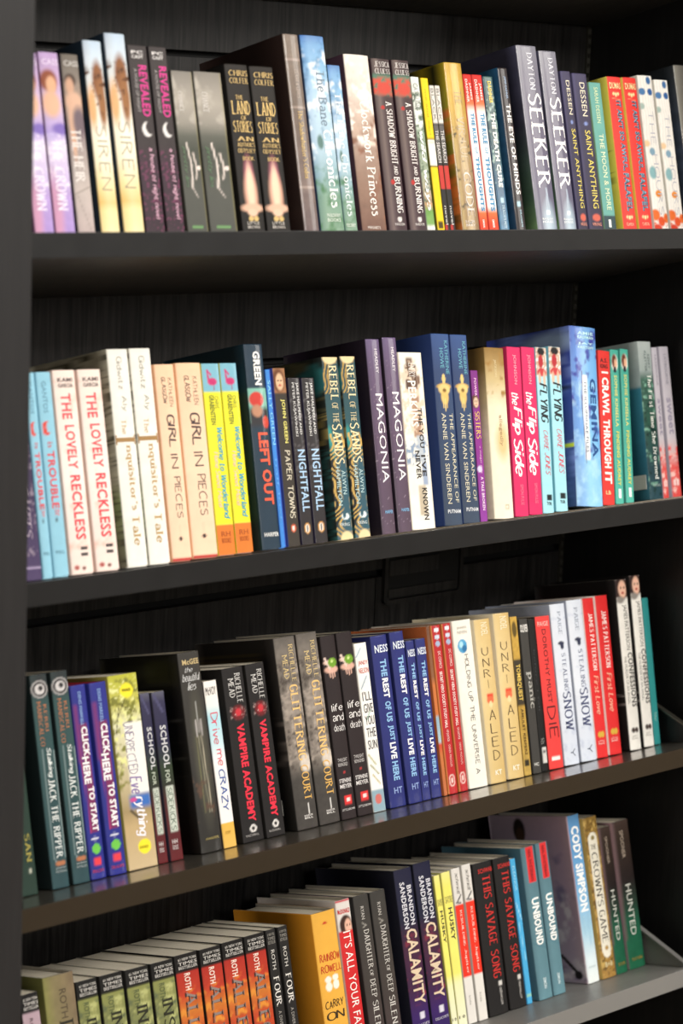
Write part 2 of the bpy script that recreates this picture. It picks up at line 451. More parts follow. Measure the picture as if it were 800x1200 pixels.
DEPTH_H, DEPTH_P = 0.142, 0.134
def make_book(D, T, H, seed):
    hard = D.get('hc', False)
    dep = D.get('dep', DEPTH_H if hard else DEPTH_P)
    wall = 0.0022 if hard else 0.0005
    r = 0.0012
    root = bpy.data.objects.new('hardback_book' if hard else 'paperback_book', None); link(root)
    root['category'] = 'book'
    # cover: one wrapped sheet, outer surface in fine printed grid, inner surface plain
    sp, b = spine_profile(T, hard)
    fine = D.get('fine', True)
    sd = D.get('side')
    ns = 60 if D.get('sidefine') else (8 if sd else 3)
    left = [(0.0, dep * (1 - i / ns) + 0.0 * i) for i in range(ns)]
    left = [(0.0, y + r * (y / dep) * 0) for _, y in left]
    left = [(x, max(y, 0.0015)) for x, y in left] 
    right = [(T, 0.0015), (T, dep * 0.5), (T, dep)]
    outer = left + [(0.00015, 0.0004)] + sp[1:-1] + [(T - 0.00015, 0.0004)] + right
    m = len(outer); n = max(2, int(H / (0.0014 if fine else 0.02)))
    iy = 0.0015 + (0.0 if not hard else 0.0)
    nl = len(left)
    inner = []
    for i, (x, y) in enumerate(outer):
        inner.append((min(max(x, wall), T - wall), max(y + wall if nl <= i < m - 3 else y, 0.0 + wall * 0.6 if nl <= i < m - 3 else wall)))
    inner[0] = (wall, dep); inner[-1] = (T - wall, dep)
    V = np.zeros(((n + 1) * m, 3)); O = np.array(outer)
    zz = np.linspace(0, H, n + 1)
    V[:, 0] = np.tile(O[:, 0], n + 1); V[:, 1] = np.tile(O[:, 1], n + 1); V[:, 2] = np.repeat(zz, m)
    F = []
    for j in range(n):
        a = j * m
        for i in range(m - 1): F.append((a + i, a + i + 1, a + m + i + 1, a + m + i))
    base = len(V)
    I = np.array(inner); VI = np.zeros((2 * m, 3)); VI[:m, :2] = I; VI[m:, :2] = I; VI[m:, 2] = H
    for i in range(m - 1):
        F.append((base + i + 1, base + i, base + m + i, base + m + i + 1))           # inside
        F.append((i + 1, i, base + i, base + i + 1))                               # bottom rim
        t0 = n * m
        F.append((t0 + i, t0 + i + 1, base + m + i + 1, base + m + i))             # top rim
    F.append(tuple([j * m for j in range(n, -1, -1)][::-1] + [base, base + m][::1])[::-1] if False else tuple([base, base + m] + [j * m for j in range(n, -1, -1)]))
    F.append(tuple([base + 2 * m - 1, base + m - 1] + [j * m + m - 1 for j in range(0, n + 1)]))
    VV = np.vstack([V, VI])
    me = bpy.data.meshes.new('cover'); me.from_pydata(VV.tolist(), [], F)
    me.materials.append(M_GLOSS if D.get('gloss') else M_MATTE)
    # print colours, including any painted highlights
    C = np.ones((len(VV), 4))
    xs = V[:, 0].reshape(n + 1, m); zv = 1 - V[:, 2].reshape(n + 1, m) / H
    U = xs / T
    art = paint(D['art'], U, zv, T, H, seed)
    lc = D.get('side', [('g', [(0, D.get('lc', None) or '#222222'), (1, D.get('lc', None) or '#222222')])]) if (D.get('side') or D.get('lc')) else None
    if lc is None:
        sidec = np.repeat(art[:, nl + 1:nl + 2], m, 1) * 0.9
    else:
        S = (V[:, 1].reshape(n + 1, m)) / dep
        sidec = paint(lc, S, zv, dep, H, seed + 5)
    cc = art.copy(); cc[:, :nl + 1] = sidec[:, :nl + 1]; cc[:, m - 4:] = art[:, m - 5:m - 4] * 0.9
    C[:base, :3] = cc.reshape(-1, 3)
    C[base:, :3] = lin(D.get('rim', '#cfc9bd' if hard else '#d8d2c4')) 
    ca = me.color_attributes.new('Print', 'FLOAT_COLOR', 'POINT')
    ca.data.foreach_set('color', C.ravel())
    me.polygons.foreach_set('use_smooth', [True] * ((m - 1) * n) + [False] * (len(F) - (m - 1) * n))
    me.update()
    link(bpy.data.objects.new('cover', me), root)
    # page block, rounded fore edge, set in from a hardback's boards
    ins = 0.0028 if hard else 0.0004
    px0, px1 = wall + 0.0002, T - wall - 0.0002
    py0, py1 = (wall + 0.001), dep - (0.004 if hard else 0.0006)
    pz0, pz1 = ins, H - ins - (0.0004)
    if px1 - px0 > 0.001:
        P = [(px0, py0), (px0, py1)] + [(px0 + (px1 - px0) * k / 4, py1 - (0.002 if hard else 0) * math.sin(math.pi * k / 4)) for k in (1, 2, 3)] + [(px1, py1), (px1, py0)]
        q = len(P)
        pv = [(x, y, pz0) for x, y in P] + [(x, y, pz1) for x, y in P]
        pf = [tuple(range(q)), tuple(range(2 * q - 1, q - 1, -1))] + [(i, q + i, q + (i + 1) % q, (i + 1) % q) for i in range(q)]
        mesh_obj('page_block', pv, pf, M_PAGE, root)
    # lettering
    groups = {}
    for ti, t in enumerate(D.get('t', [])):
        s, v0, v1, u, hf, col, font, mode = (list(t) + ['d'])[:8]
        u -= 0.03 if hf < 0.7 else 0.0
        key = (col, ti, 'small_print' if hf < 0.17 and mode == 'd' and len(s) < 12 and v0 > 0.8 else ('author_lettering' if D.get('au') and s in D['au'] else 'title_lettering'))
        items = []
        if mode == 'k':
            L_ = list(s); dv = (v1 - v0) / len(L_)
            for i, c in enumerate(L_):
                if c != ' ': items.append((c, v0 + dv * (i + 0.12), v0 + dv * (i + 0.88), u, hf * (0.2 if c == 'I' else 1), 'h'))
        elif mode == 'hw':   # words set across the spine, one per line
            L_ = s.split('/'); dv = (v1 - v0) / len(L_)
            for i, c in enumerate(L_): items.append((c, v0 + dv * (i + 0.1), v0 + dv * (i + 0.85), u, hf, 'h'))
        else: items.append((s, v0, v1, u, hf, mode))
        for (c, a0, a1, uu, hh, md) in items:
            G, GF = glyphs(c, font)
            if md == 'd': x = T * (uu + (G[:, 1] - 0.5) * hh); z = H * (1 - (a0 + (a1 - a0) * G[:, 0]))
            elif md == 'u': x = T * (uu - (G[:, 1] - 0.5) * hh); z = H * (1 - (a1 - (a1 - a0) * G[:, 0]))
            else: x = T * (uu + (G[:, 0] - 0.5) * hh); z = H * (1 - (a1 - (a1 - a0) * G[:, 1]))
            V0, F0 = groups.setdefault(key, ([], []))
            bb = len(V0); V0.extend(zip(x.tolist(), z.tolist())); F0.extend([tuple(i + bb for i in f) for f in GF])
    for (col, _, nm), (V0, F0) in groups.items():
        bm = bmesh.new(); bv = [bm.verts.new((x, 0, z)) for x, z in V0]
        for f in F0:
            try: bm.faces.new([bv[i] for i in f])
            except ValueError: pass
        if hard:
            for k in (0.12, 0.22, 0.34, 0.5, 0.66, 0.78, 0.88):
                bmesh.ops.bisect_plane(bm, geom=bm.verts[:] + bm.edges[:] + bm.faces[:], plane_co=(k * T, 0, 0), plane_no=(1, 0, 0))
        for v in bm.verts:
            x = min(max(v.co.x, 0.0006), T - 0.0006); v.co.x = x
            v.co.y = float(prof_y(x, T, hard)) - 0.00035
        lm = bpy.data.meshes.new(nm); bm.to_mesh(lm); bm.free()
        lm.materials.append(text_mat(col, D.get('gloss')))
        link(bpy.data.objects.new(nm, lm), root)
    for (s0, s1, v0, v1) in D.get('sticker', []):
        v, f = box(-0.0007, -0.0003, s0 * dep, s1 * dep, H * (1 - v1), H * (1 - v0))
        mesh_obj('price_sticker', v, f, M_STICK, root)
    return root

def copy_tree(o, parent=None):
    c = o.copy(); COL.objects.link(c)
    if parent is not None: c.parent = parent
    for ch in o.children: copy_tree(ch, c)
    return c

# ------------------------------------------------------------------ every kind of book: paper, art and lettering of its spine
def face(u, v, ru, rv, skin='#e2bfa4', hair='#5a3a28'):
    return [('e', u - 0.08, v, ru * 1.35, rv * 1.3, hair, 0.3), ('e', u, v + rv * 0.15, ru * 0.85, rv * 0.95, skin, 0.3),
            ('e', u - ru * 0.35, v, ru * 0.16, rv * 0.12, '#3a2a26', 0.5), ('e', u + ru * 0.35, v, ru * 0.16, rv * 0.12, '#3a2a26', 0.5), ('e', u, v + rv * 0.55, ru * 0.3, rv * 0.13, '#b04a44', 0.5)]
def G(*a): return ('g', list(a))
def bg(c, *more): return [('g', [(0, c), (1, c)]), ('n', 9, 0.06)] + list(more)
D = {}
D['violet'] = dict(d='lilac hardback with a red-haired woman in a pale gown', hc=True, lc='#5e3c5c', t=[('CASS', .035, .065, .55, .8, '#e9dcf0', 's', 'h'), ('THE CROWN', .46, .83, .5, .5, '#f2e9f6', 'F')],
  art=[G((0, '#b196c2'), (.12, '#bda2c8'), (.3, '#c9b2cc'), (.42, '#a593cd'), (.5, '#d9cde6'), (.68, '#c5b3dc'), (.75, '#b39ad0'), (1, '#a78ccc')), ('n', 8, .12), ('e', .4, .15, .42, .06, '#8a4a32', .4), ('e', .5, .17, .25, .045, '#dba886', .4), ('e', .42, .27, .42, .07, '#dcae92', .5), ('e', .75, .4, .4, .03, '#7c68b4', .6), ('c', 5, '#efe6f2', .55, .2, .42, .72), ('e', .1, .85, .35, .2, '#c995b4', .8)])
D['heir'] = dict(d='grey-brown hardback with a bare-shouldered woman in a grey gown', hc=True, lc='#2c2430', t=[('CASS', .035, .065, .55, .8, '#d8d4d0', 's', 'h'), ('THE HEIR', .4, .68, .45, .55, '#ece6e2', 'F')],
  art=[G((0, '#6b645c'), (.12, '#7d746c'), (.3, '#b49a8a'), (.4, '#8d7f80'), (.55, '#a89c98'), (.72, '#c0b4ae'), (1, '#b3a2a0')), ('n', 8, .1), ('e', .4, .14, .3, .035, '#46352e', .4), ('e', .35, .17, .22, .045, '#c99f86', .5), ('e', .5, .25, .45, .05, '#d3ab93', .5), ('e', .3, .4, .15, .16, '#d0a890', .6), ('e', .7, .36, .35, .08, '#6f6068', .6), ('l', .1, .74, .9, .7, 1, '#8d8078'), ('l', .2, .75, .8, .95, .8, '#9c8e88')])
D['siren'] = dict(d='tall pale hardback with brown ringlets over a cream dress', hc=True, lc='#16232f', t=[('SIREN', .42, .74, .55, .55, '#a39a80', 't')],
  art=[G((0, '#9fbfe0'), (.1, '#bcd2ea'), (.3, '#dfe4e2'), (.42, '#f4efe4'), (.6, '#f3ecd2'), (.72, '#ecd79a'), (.8, '#e4b860'), (.84, '#efd894'), (1, '#ecd9a2')), ('h', [(0, '#caa060'), (.25, '#e9d5a8'), (.5, '#f7f1e2'), (1, '#efe3bd')], .25), ('e', .62, .2, .3, .1, '#8a5a38', .5), ('e', .72, .31, .22, .12, '#94653f', .6), ('c', 4, '#5c3a24', .55, .15, .12, .38), ('e', .2, .33, .2, .1, '#e0ab78', .7), ('n', 12, .05)])
D['revealed'] = dict(d='dark paperback with magenta title and white crescent', lc='#1e1a1c', au=['CAST'], t=[('PC/CAST', .025, .07, .5, .6, '#e6e2e0', 'b', 'hw'), ('REVEALED', .1, .36, .7, .42, '#d63a8e', 'b'), ('A HOUSE OF NIGHT', .12, .34, .32, .16, '#a8a2a2', 's'), ('a house of night novel', .52, .88, .7, .32, '#d9aabf', 'N')],
  art=[G((0, '#403a3a'), (.5, '#3c3536'), (.6, '#40303a'), (1, '#382a32')), ('c', 3, '#7a3a5c', .6, .15, .52, .97), ('e', .62, .425, .26, .038, '#e8e4e2', .15), ('e', .78, .415, .24, .035, '#3d3637', .15), ('n', 7, .1)])
D['greyribbon'] = dict(d='cloudy grey paperback with a pale twisted ribbon emblem', lc='#2c2b26', t=[('CHANCE', .12, .24, .36, .2, '#d9d4d0', 'f'), ('pretty lies', .44, .68, .26, .2, '#5d7a5c', 'i')],
  art=[G((0, '#837e77'), (.18, '#a7a096'), (.3, '#928d84'), (.38, '#5d5e56'), (.46, '#474a42'), (.7, '#53544e'), (1, '#4c4d48')), ('c', 12, '#b5aea4', .55, .2, .02, .34), ('l', .38, .42, .52, .55, 1.6, '#e6d9d2'), ('l', .52, .55, .46, .68, 1.8, '#e6d9d2'), ('l', .64, .48, .74, .56, 1.8, '#d9ccc4'), ('l', .74, .56, .68, .63, 1.6, '#d9ccc4'), ('e', .84, .565, .08, .014, '#e6d9d2', .3), ('l', .46, .68, .66, .735, 1.0, '#cfc3bc'), ('r', .25, .75, .905, .918, '#6f9e64'), ('r', .955, 1, 0, 1, '#9a8c3c', .001)])
D['land'] = dict(d='black hardback with gold fairy-tale lettering over a pink gown', hc=True, lc='#0e0c0b', au=['CHRIS/COLFER'], t=[('CHRIS/COLFER', .03, .115, .55, .8, '#d6b676', 'F', 'hw'), ('THE', .175, .2, .5, .3, '#d6b676', 'F', 'h'), ('LAND', .205, .285, .5, .78, '#e3c17c', 'F', 'h'), ('OF', .29, .315, .6, .25, '#d6b676', 'F', 'h'), ('STORIES', .32, .385, .5, .8, '#e3c17c', 'F', 'h'), ('AN/AUTHOR\'S/ODYSSEY', .405, .505, .55, .75, '#d6b676', 'F', 'hw'), ('BOOK 5', .52, .543, .6, .5, '#d6b676', 'F', 'h'), ('LITTLE/BROWN', .885, .93, .5, .5, '#cfc8c0', 's', 'hw')],
  art=[('g', [(0, '#272320'), (1, '#1d1a18')]), ('e', .52, .66, .2, .13, '#b06a78', .7), ('e', .52, .73, .26, .12, '#e4b098', .6), ('e', .52, .7, .14, .13, '#f2d0b4', .6), ('e', .52, .81, .46, .025, '#e6b69c', .5), ('e', .5, .835, .2, .02, '#e9c0a6', .4), ('e', .4, .87, .1, .014, '#d6b676', .3), ('e', .62, .87, .1, .014, '#d6b676', .3)])
D['codex'] = dict(d='tall brown hardback with thin gold lettering and dark cover', hc=True, lc='#2a1d1a', gloss=True, t=[('The Shadowhunter\'s Codex', .37, .7, .58, .3, '#cfae62', 'f'), ('CLARE & LEWIS', .17, .31, .6, .2, '#a08e80', 's')],
  art=[G((0, '#85776c'), (.4, '#6e5f55'), (.75, '#786762'), (1, '#5f5052')), ('n', 6, .22), ('r', 0, 1, .118, .128, '#a4938a'), ('r', 0, 1, .35, .358, '#a4938a'), ('r', 0, 1, .735, .745, '#a4938a')])
bane = [G((0, '#3468b0'), (.05, '#6a9ccc'), (.15, '#86b4d8'), (.35, '#b8d0e0'), (.55, '#aec6d2'), (.68, '#86a4a4'), (.78, '#6c8c58'), (1, '#728c4e')), ('h', [(0, '#3c6fc0'), (.3, '#b8d4ea'), (1, '#9cc0dc')], .25), ('c', 11, '#f2f7fa', .52, .2, .06, .7), ('c', 8, '#4d7a52', .48, .4, .62, 1), ('c', 9, '#33608f', .5, .5, 0, .5), ('e', .36, .52, .12, .035, '#5d7d78', .5)]
D['bane'] = dict(d='tall blue-and-white hardback with cloudy sky fading to green', hc=True, lc='#1c2c4a', t=[('The Bane', .17, .44, .68, .36, '#7c8e9e', 'F'), ('Chronicles', .46, .84, .72, .38, '#f4f6f4', 'F'), ('McELDERRY/BOOKS', .865, .91, .6, .55, '#e9efe6', 's', 'hw')], art=bane)
D['banepb'] = dict(d='shorter blue paperback with sky and green foliage', lc='#2c4a52', t=[('The Bane Chronicles', .16, .86, .6, .5, '#dfe9ea', 'F'), ('McELDERRY', .9, .92, .5, .7, '#e9efe6', 's', 'h')], art=bane)
D['clockwork'] = dict(d='wide cream-to-brown hardback with pale serif title', hc=True, lc='#3a2430', t=[('Clockwork Princess', .25, .87, .62, .36, '#f2ece4', 'F'), ('MARGARET K', .925, .94, .5, .5, '#e9e2dc', 's', 'h')],
  art=[G((0, '#ece2d8'), (.2, '#dccbbf'), (.4, '#bfa696'), (.52, '#a58c7e'), (.7, '#927565'), (1, '#6f4f44')), ('c', 9, '#f4ece4', .5, .2, 0, .5), ('c', 12, '#8a6250', .55, .25, .3, 1), ('r', .35, .8, .42, .44, '#a98d7d', .003), ('r', .6, .9, .47, .49, '#e4cfc0', .003), ('n', 6, .12)])
D['shadow'] = dict(d='maroon-grey hardback with a red and green bloom near the top', hc=True, lc='#2a1620', au=['JESSICA/CLUESS'], t=[('JESSICA/CLUESS', .012, .09, .55, .8, '#e9e3df', 'f', 'hw'), ('A SHADOW BRIGHT', .235, .58, .7, .34, '#efe8e4', 'F'), ('AND', .59, .64, .7, .2, '#efe8e4', 'F'), ('BURNING', .65, .85, .7, .34, '#efe8e4', 'F'), ('RANDOM', .905, .92, .6, .5, '#e2dad6', 's', 'h')],
  art=[('g', [(0, '#4c4240'), (.5, '#4a3a3c'), (1, '#44303a')]), ('h', [(0, '#3c2c30'), (.25, '#8a7a74'), (.42, '#564648'), (.6, '#40302f'), (1, '#45353a')], .55), ('r', 0, 1, .085, .2, '#4f7a66', .004), ('c', 5, '#c9503f', .42, .15, .09, .215), ('e', .6, .16, .35, .035, '#c84a3c', .5), ('e', .35, .27, .1, .01, '#b8342f', .4), ('e', .45, .68, .1, .014, '#b8342f', .4), ('e', .6, .885, .12, .014, '#e2dad6', .3)])  # pale vertical streak left of centre is a gloss highlight painted in
D['catacomb'] = dict(d='slim white and green paperback with pale script', lc='#8a8f86', t=[('CATALINA', .04, .2, .5, .5, '#8c918c', 's'), ('wild ways', .33, .82, .5, .7, '#eef0ea', 'I')],
  art=[G((0, '#dfe2da'), (.3, '#e6e8e0'), (.33, '#8fa08c'), (.6, '#9aa58e'), (.72, '#b8a58a'), (.78, '#c49a70'), (.82, '#6f9c52'), (.9, '#7fa860'), (.92, '#e6e6e0'), (1, '#e6e6e0')), ('c', 4, '#5f6f5c', .55, .15, .05, .8), ('n', 5, .15)])
D['yellow'] = dict(d='slim bright yellow paperback with a small white boxed panel', lc='#5a5a18', t=[('me and earl', .07, .35, .5, .2, '#c7a81a', 's')],
  art=bg('#f0cc1c', ('r', 0, 1, .372, .38, '#3a3420'), ('r', .05, .95, .382, .54, '#f0ebdc'), ('r', 0, 1, .542, .55, '#3a3420'), ('r', .1, .9, .395, .4, '#c79a8c'), ('r', .2, .8, .885, .93, '#4a3c14')))
D['thinblack'] = dict(d='very slim paperback, white above, black and red below', lc='#3a3a28', t=[('BLACK', .02, .23, .5, .5, '#8f8c86', 's'), ('THE SEARCH', .29, .5, .5, .55, '#e6e2dc', 's'), ('novel', .78, .9, .5, .4, '#e6e2dc', 's')],
  art=bg('#2c2a2a', ('r', 0, 1, 0, .245, '#ded9d0'), ('r', 0, 1, .255, .5, '#5f5c5a'), ('r', .1, .9, .52, .67, '#c23a32'), ('r', .1, .5, .9, .94, '#b8322e')))
D['goldcode'] = dict(d='wide golden hardback with streaks of light and faded title', hc=True, gloss=True, t=[('THE', .16, .24, .6, .4, '#a8905a', 'f'), ('VIRTUE', .3, .56, .58, .42, '#b8a47e', 'f'), ('CODE', .62, .87, .6, .42, '#d2c4b8', 'f'), ('BALZER/BRAY', .89, .93, .5, .5, '#d8cfc6', 's', 'hw')],
  side=[G((0, '#9c8a1e'), (.3, '#8a861e'), (1, '#5c3a20')), ('r', .10, .2, 0, 1, '#2a2c14', .004), ('r', .36, .42, 0, 1, '#2a2c14', .004), ('c', 14, '#c46a2c', .5, .2, .25, 1)],
  art=[G((0, '#c49a2e'), (.12, '#cfa63c'), (.3, '#c39c4a'), (.45, '#9d8560'), (.65, '#8a786c'), (1, '#7a6862')), ('h', [(0, '#7a5c20'), (.15, '#e6c878'), (.3, '#b08c3c'), (.5, '#e0c070'), (.7, '#b49248'), (1, '#8a6a2c')], .45), ('c', 5, '#4c4438', .62, .15, .35, 1), ('n', 6, .12)])  # bright vertical stripes are highlights painted into the gold
D['rule'] = dict(d='white paperback with red ends and blue outlined title', lc='#b8302a', au=['JAMES', 'DASHNER'], t=[('JAMES', .05, .155, .72, .26, '#f2ded8', 'b'), ('DASHNER', .03, .17, .34, .26, '#f2ded8', 'b'), ('THE RULE', .235, .42, .62, .42, '#4a90bc', 'B'), ('OF', .44, .48, .62, .3, '#7fb2d0', 'b'), ('THOUGHTS', .5, .83, .62, .42, '#4a90bc', 'B'), ('EMBER', .88, .93, .5, .2, '#f2e6e0', 'b')],
  art=[G((0, '#c42a26'), (.12, '#cf3a28'), (.18, '#e07a50'), (.23, '#f0ece6'), (.8, '#f2eeea'), (.84, '#e27040'), (.9, '#d84a2c'), (1, '#cc3a26')), ('r', 0, .1, 0, 1, '#c8342a', .001)])
D['death'] = dict(d='teal paperback with yellow author band and white title', lc='#1c3c58', gloss=True, au=['DASHNER'], t=[('DASHNER', .03, .165, .6, .36, '#e6c83a', 'b'), ('THE DEATH CURE', .22, .68, .6, .42, '#ece9e2', 'B'), ('DELACORTE PRESS', .79, .93, .6, .22, '#bcd8e6', 's')],
  art=[G((0, '#3a5a58'), (.2, '#2f4c4a'), (.5, '#30505c'), (.7, '#2c5674'), (1, '#3f7496')), ('c', 4, '#8fa8a0', .62, .1, .02, .7), ('n', 4, .3), ('r', .4, .7, .745, .775, '#a8d0e0')])
D['eye'] = dict(d='glossy near-black hardback with angular white title', hc=True, gloss=True, side=[G((0, '#1f4e70'), (1, '#1c3c58')), ('n', 6, .3)], au=['JAMES DASHNER'], t=[('JAMES DASHNER', .05, .18, .6, .24, '#a8c0e0', 's'), ('THE EYE OF MINDS', .21, .74, .62, .42, '#efece8', 'b'), ('DELACORTE', .83, .93, .6, .16, '#a8d0e0', 's')],
  art=bg('#2a2223', ('r', .35, .65, .78, .81, '#a8d0e0'), ('c', 5, '#4a3a3a', .6, .2, .2, .8)))
D['seeker'] = dict(d='very tall slate-violet hardback with huge white serif title', hc=True, gloss=True, side=[G((0, '#3c3c50'), (.4, '#2c2c3c'), (.8, '#3c5644'), (1, '#6a8a5c')), ('n', 12, .3)], au=['DAYTON'], t=[('DAYTON', .035, .23, .6, .28, '#d6d6de', 'f'), ('SEEKER', .245, .735, .62, .66, '#f6f5f3', 'F'), ('RANDOM/HOUSE', .89, .92, .55, .5, '#f0f2f2', 's', 'hw')],
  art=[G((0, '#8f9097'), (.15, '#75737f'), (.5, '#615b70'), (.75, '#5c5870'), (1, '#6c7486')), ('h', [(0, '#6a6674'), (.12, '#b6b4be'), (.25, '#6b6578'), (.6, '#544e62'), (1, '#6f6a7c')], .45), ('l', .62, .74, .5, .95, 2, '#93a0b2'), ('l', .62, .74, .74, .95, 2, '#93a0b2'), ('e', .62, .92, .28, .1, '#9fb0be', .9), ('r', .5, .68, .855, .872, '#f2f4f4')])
D['saint'] = dict(d='indigo-grey hardback with cream author and yellow title', hc=True, lc='#2f2c48', au=['DESSEN'], t=[('DESSEN', .055, .26, .6, .34, '#e6dcc4', 's'), ('SAINT ANYTHING', .345, .82, .62, .36, '#e2cf62', 's'), ('VIKING', .905, .925, .55, .6, '#e89a86', 's', 'h')],
  art=[('g', [(0, '#4c4866'), (.3, '#3e3a50'), (1, '#38323f')]), ('h', [(0, '#5c5684'), (.2, '#3c3850'), (1, '#3a3444')], .5), ('e', .55, .305, .12, .012, '#7d8cc0', .5), ('e', .55, .875, .26, .022, '#c8604e', .3)])
D['moon'] = dict(d='slim teal paperback with pale yellow lettering', lc='#6a8a6c', t=[('SARAH DESSEN', .03, .26, .55, .3, '#d6dfb0', 's'), ('THE MOON & MORE', .33, .82, .58, .36, '#e2e6c0', 's'), ('1', .88, .93, .5, .2, '#e9ece6', 'b')], au=['SARAH DESSEN'],
  art=bg('#67a197', ('r', 0, 1, .855, 1, '#33474d')))
D['awful'] = dict(d='bright red hardback with blue shadowed playful title', hc=True, au=['DUMAS'], t=[('DUMAS', .035, .075, .5, .75, '#ecd9a0', 'b', 'h'), ("IT AIN'T SO AWFUL,", .15, .585, .64, .4, '#3c4c5c', 'B'), ('FALAFEL', .6, .835, .64, .4, '#3c4c5c', 'B'), ("IT AIN'T SO AWFUL,", .148, .583, .6, .38, '#7fa6bc', 'b'), ('FALAFEL', .598, .833, .6, .38, '#7fa6bc', 'b'), ('CLARION', .905, .925, .5, .5, '#ecc0a0', 's', 'h')],
  side=[G((0, '#d3c955'), (1, '#cbbf4c')), ('l', .1, .45, .24, .5, 1.6, '#222018'), ('l', .24, .5, .2, .57, 1.6, '#222018'), ('l', .2, .57, .1, .6, 1.4, '#222018'), ('e', .12, .64, .05, .02, '#222018', .5), ('l', .22, .62, .06, .68, 1.5, '#222018'), ('l', .06, .62, .2, .7, 1.2, '#222018')],
  art=bg('#e23c35', ('e', .35, .105, .07, .01, '#f0dca0', .3), ('e', .5, .11, .07, .012, '#f0dca0', .3), ('e', .65, .105, .07, .01, '#f0dca0', .3), ('l', .25, .135, .75, .14, 1, '#e89a70'), ('e', .35, .87, .06, .01, '#f0dca0', .3), ('e', .5, .875, .07, .012, '#f0dca0', .3), ('e', .65, .87, .06, .01, '#f0dca0', .3)))
D['floral'] = dict(d='white hardback scattered with blue dots above and orange blooms below', hc=True, lc='#c2beb4', t=[('THE HOURS', .22, .86, .6, .34, '#b4b4c0', 't')],
  art=[('g', [(0, '#efece5'), (1, '#ece8e0')]), ('w', 5, 1.2, '#e2ddd6', 0, 1), ('e', .68, .03, .16, .024, '#3f6a9c', .25), ('e', .2, .1, .2, .022, '#4a78a8', .25), ('e', .72, .1, .18, .022, '#2f5c96', .25), ('e', .1, .19, .16, .02, '#9fb4ac', .4), ('e', .12, .42, .2, .02, '#e6c49a', .4), ('e', .42, .47, .18, .024, '#7fa0b4', .3), ('e', .3, .6, .22, .04, '#86b0b4', .35), ('e', .5, .73, .2, .022, '#e08a34', .25), ('e', .15, .86, .28, .035, '#dc6a2c', .3), ('e', .5, .9, .22, .03, '#d4502a', .3), ('e', .85, .88, .2, .03, '#e07a38', .3), ('e', .2, .95, .3, .035, '#c83c26', .4), ('c', 3.5, '#d8582c', .58, .1, .83, 1), ('n', 4, .04)])
D['greyspine'] = dict(d='glossy grey hardback at the right end with a dark blue cover', hc=True, gloss=True, side=[G((0, '#23282c'), (.5, '#2a3444'), (1, '#1c1e20')), ('n', 9, .4)], t=[('THE', .1, .3, .75, .3, '#c9c6c0', 's')], art=[('g', [(0, '#7d7a72'), (1, '#585652')]), ('h', [(0, '#8d8a80'), (.4, '#6a6760'), (1, '#33322f')], .6)])

# second shelf
D['purpledark'] = dict(d='dark purple paperback half hidden at the left end', lc='#2a2038', t=[('GIRL HEARTS', .3, .8, .6, .3, '#b8a8b8', 'i')], art=[('g', [(0, '#2c2438'), (1, '#4a3c60')]), ('c', 3, '#8d7f90', .6, .12, .3, .9), ('r', 0, 1, .935, .942, '#b8a8c8')])
D['trouble'] = dict(d='sky blue hardback with coral title and red crescent', hc=True, lc='#5f94ae', au=['GANTOS'], t=[('GANTOS', .045, .2, .5, .28, '#5c8aa2', 's'), ('is', .34, .37, .55, .3, '#d64a52', 'F'), ('TROUBLE', .385, .665, .55, .46, '#d8444c', 'b'), ('me', .67, .7, .6, .3, '#d8848c', 'F'), ('FSG', .87, .885, .55, .5, '#4c7488', 's', 'h')],
  art=bg('#8fc4d9', ('e', .42, .275, .28, .035, '#d8402f', .15), ('e', .62, .27, .24, .028, '#8fc4d9', .15), ('e', .5, .72, .06, .01, '#3a4650', .3)))
D['reckless'] = dict(d='blush white hardback with tall coral red title', hc=True, lc='#d6b8ac', au=['KAMI/GARCIA'], t=[('KAMI/GARCIA', .035, .09, .55, .65, '#5a4c4c', 'b', 'hw'), ('THE', .115, .24, .5, .42, '#e2525a', 'b'), ('LOVELY', .27, .485, .55, .42, '#e0434e', 'b'), ('RECKLESS', .515, .83, .58, .44, '#e0434e', 'b'), ('II', .865, .91, .66, .3, '#4c4444', 'b')],
  art=[('g', [(0, '#f2ddd2'), (.5, '#f3e6df'), (1, '#f0dad0')]), ('c', 10, '#f0c0b0', .6, .3, 0, 1), ('e', .25, .965, .1, .012, '#a8504a', .4), ('e', .55, .97, .08, .01, '#7a4a44', .4)])
D['inquis'] = dict(d='tall ivory hardback with gold medieval lettering', hc=True, au=['Gidwitz', 'Aly'], t=[('Gidwitz', .035, .185, .55, .26, '#8c887a', 'n'), ('Aly', .215, .285, .6, .26, '#8c887a', 'n'), ('The', .325, .39, .5, .22, '#b8965c', 'f'), ('I', .394, .438, .5, .9, '#a07c4c', 'f'), ('nquisitor\'s', .44, .74, .6, .34, '#b8965c', 'F'), ('Tale', .765, .9, .62, .34, '#b8965c', 'F')],
  side=[G((0, '#a9a492'), (.6, '#9d9a88'), (.7, '#7c8a5c'), (1, '#7d7a68')), ('c', 3, '#4c4838', .55, .12), ('r', .02, .1, 0, 1, '#8a8468', .003), ('n', 4, .3)], art=bg('#ece9e0'))
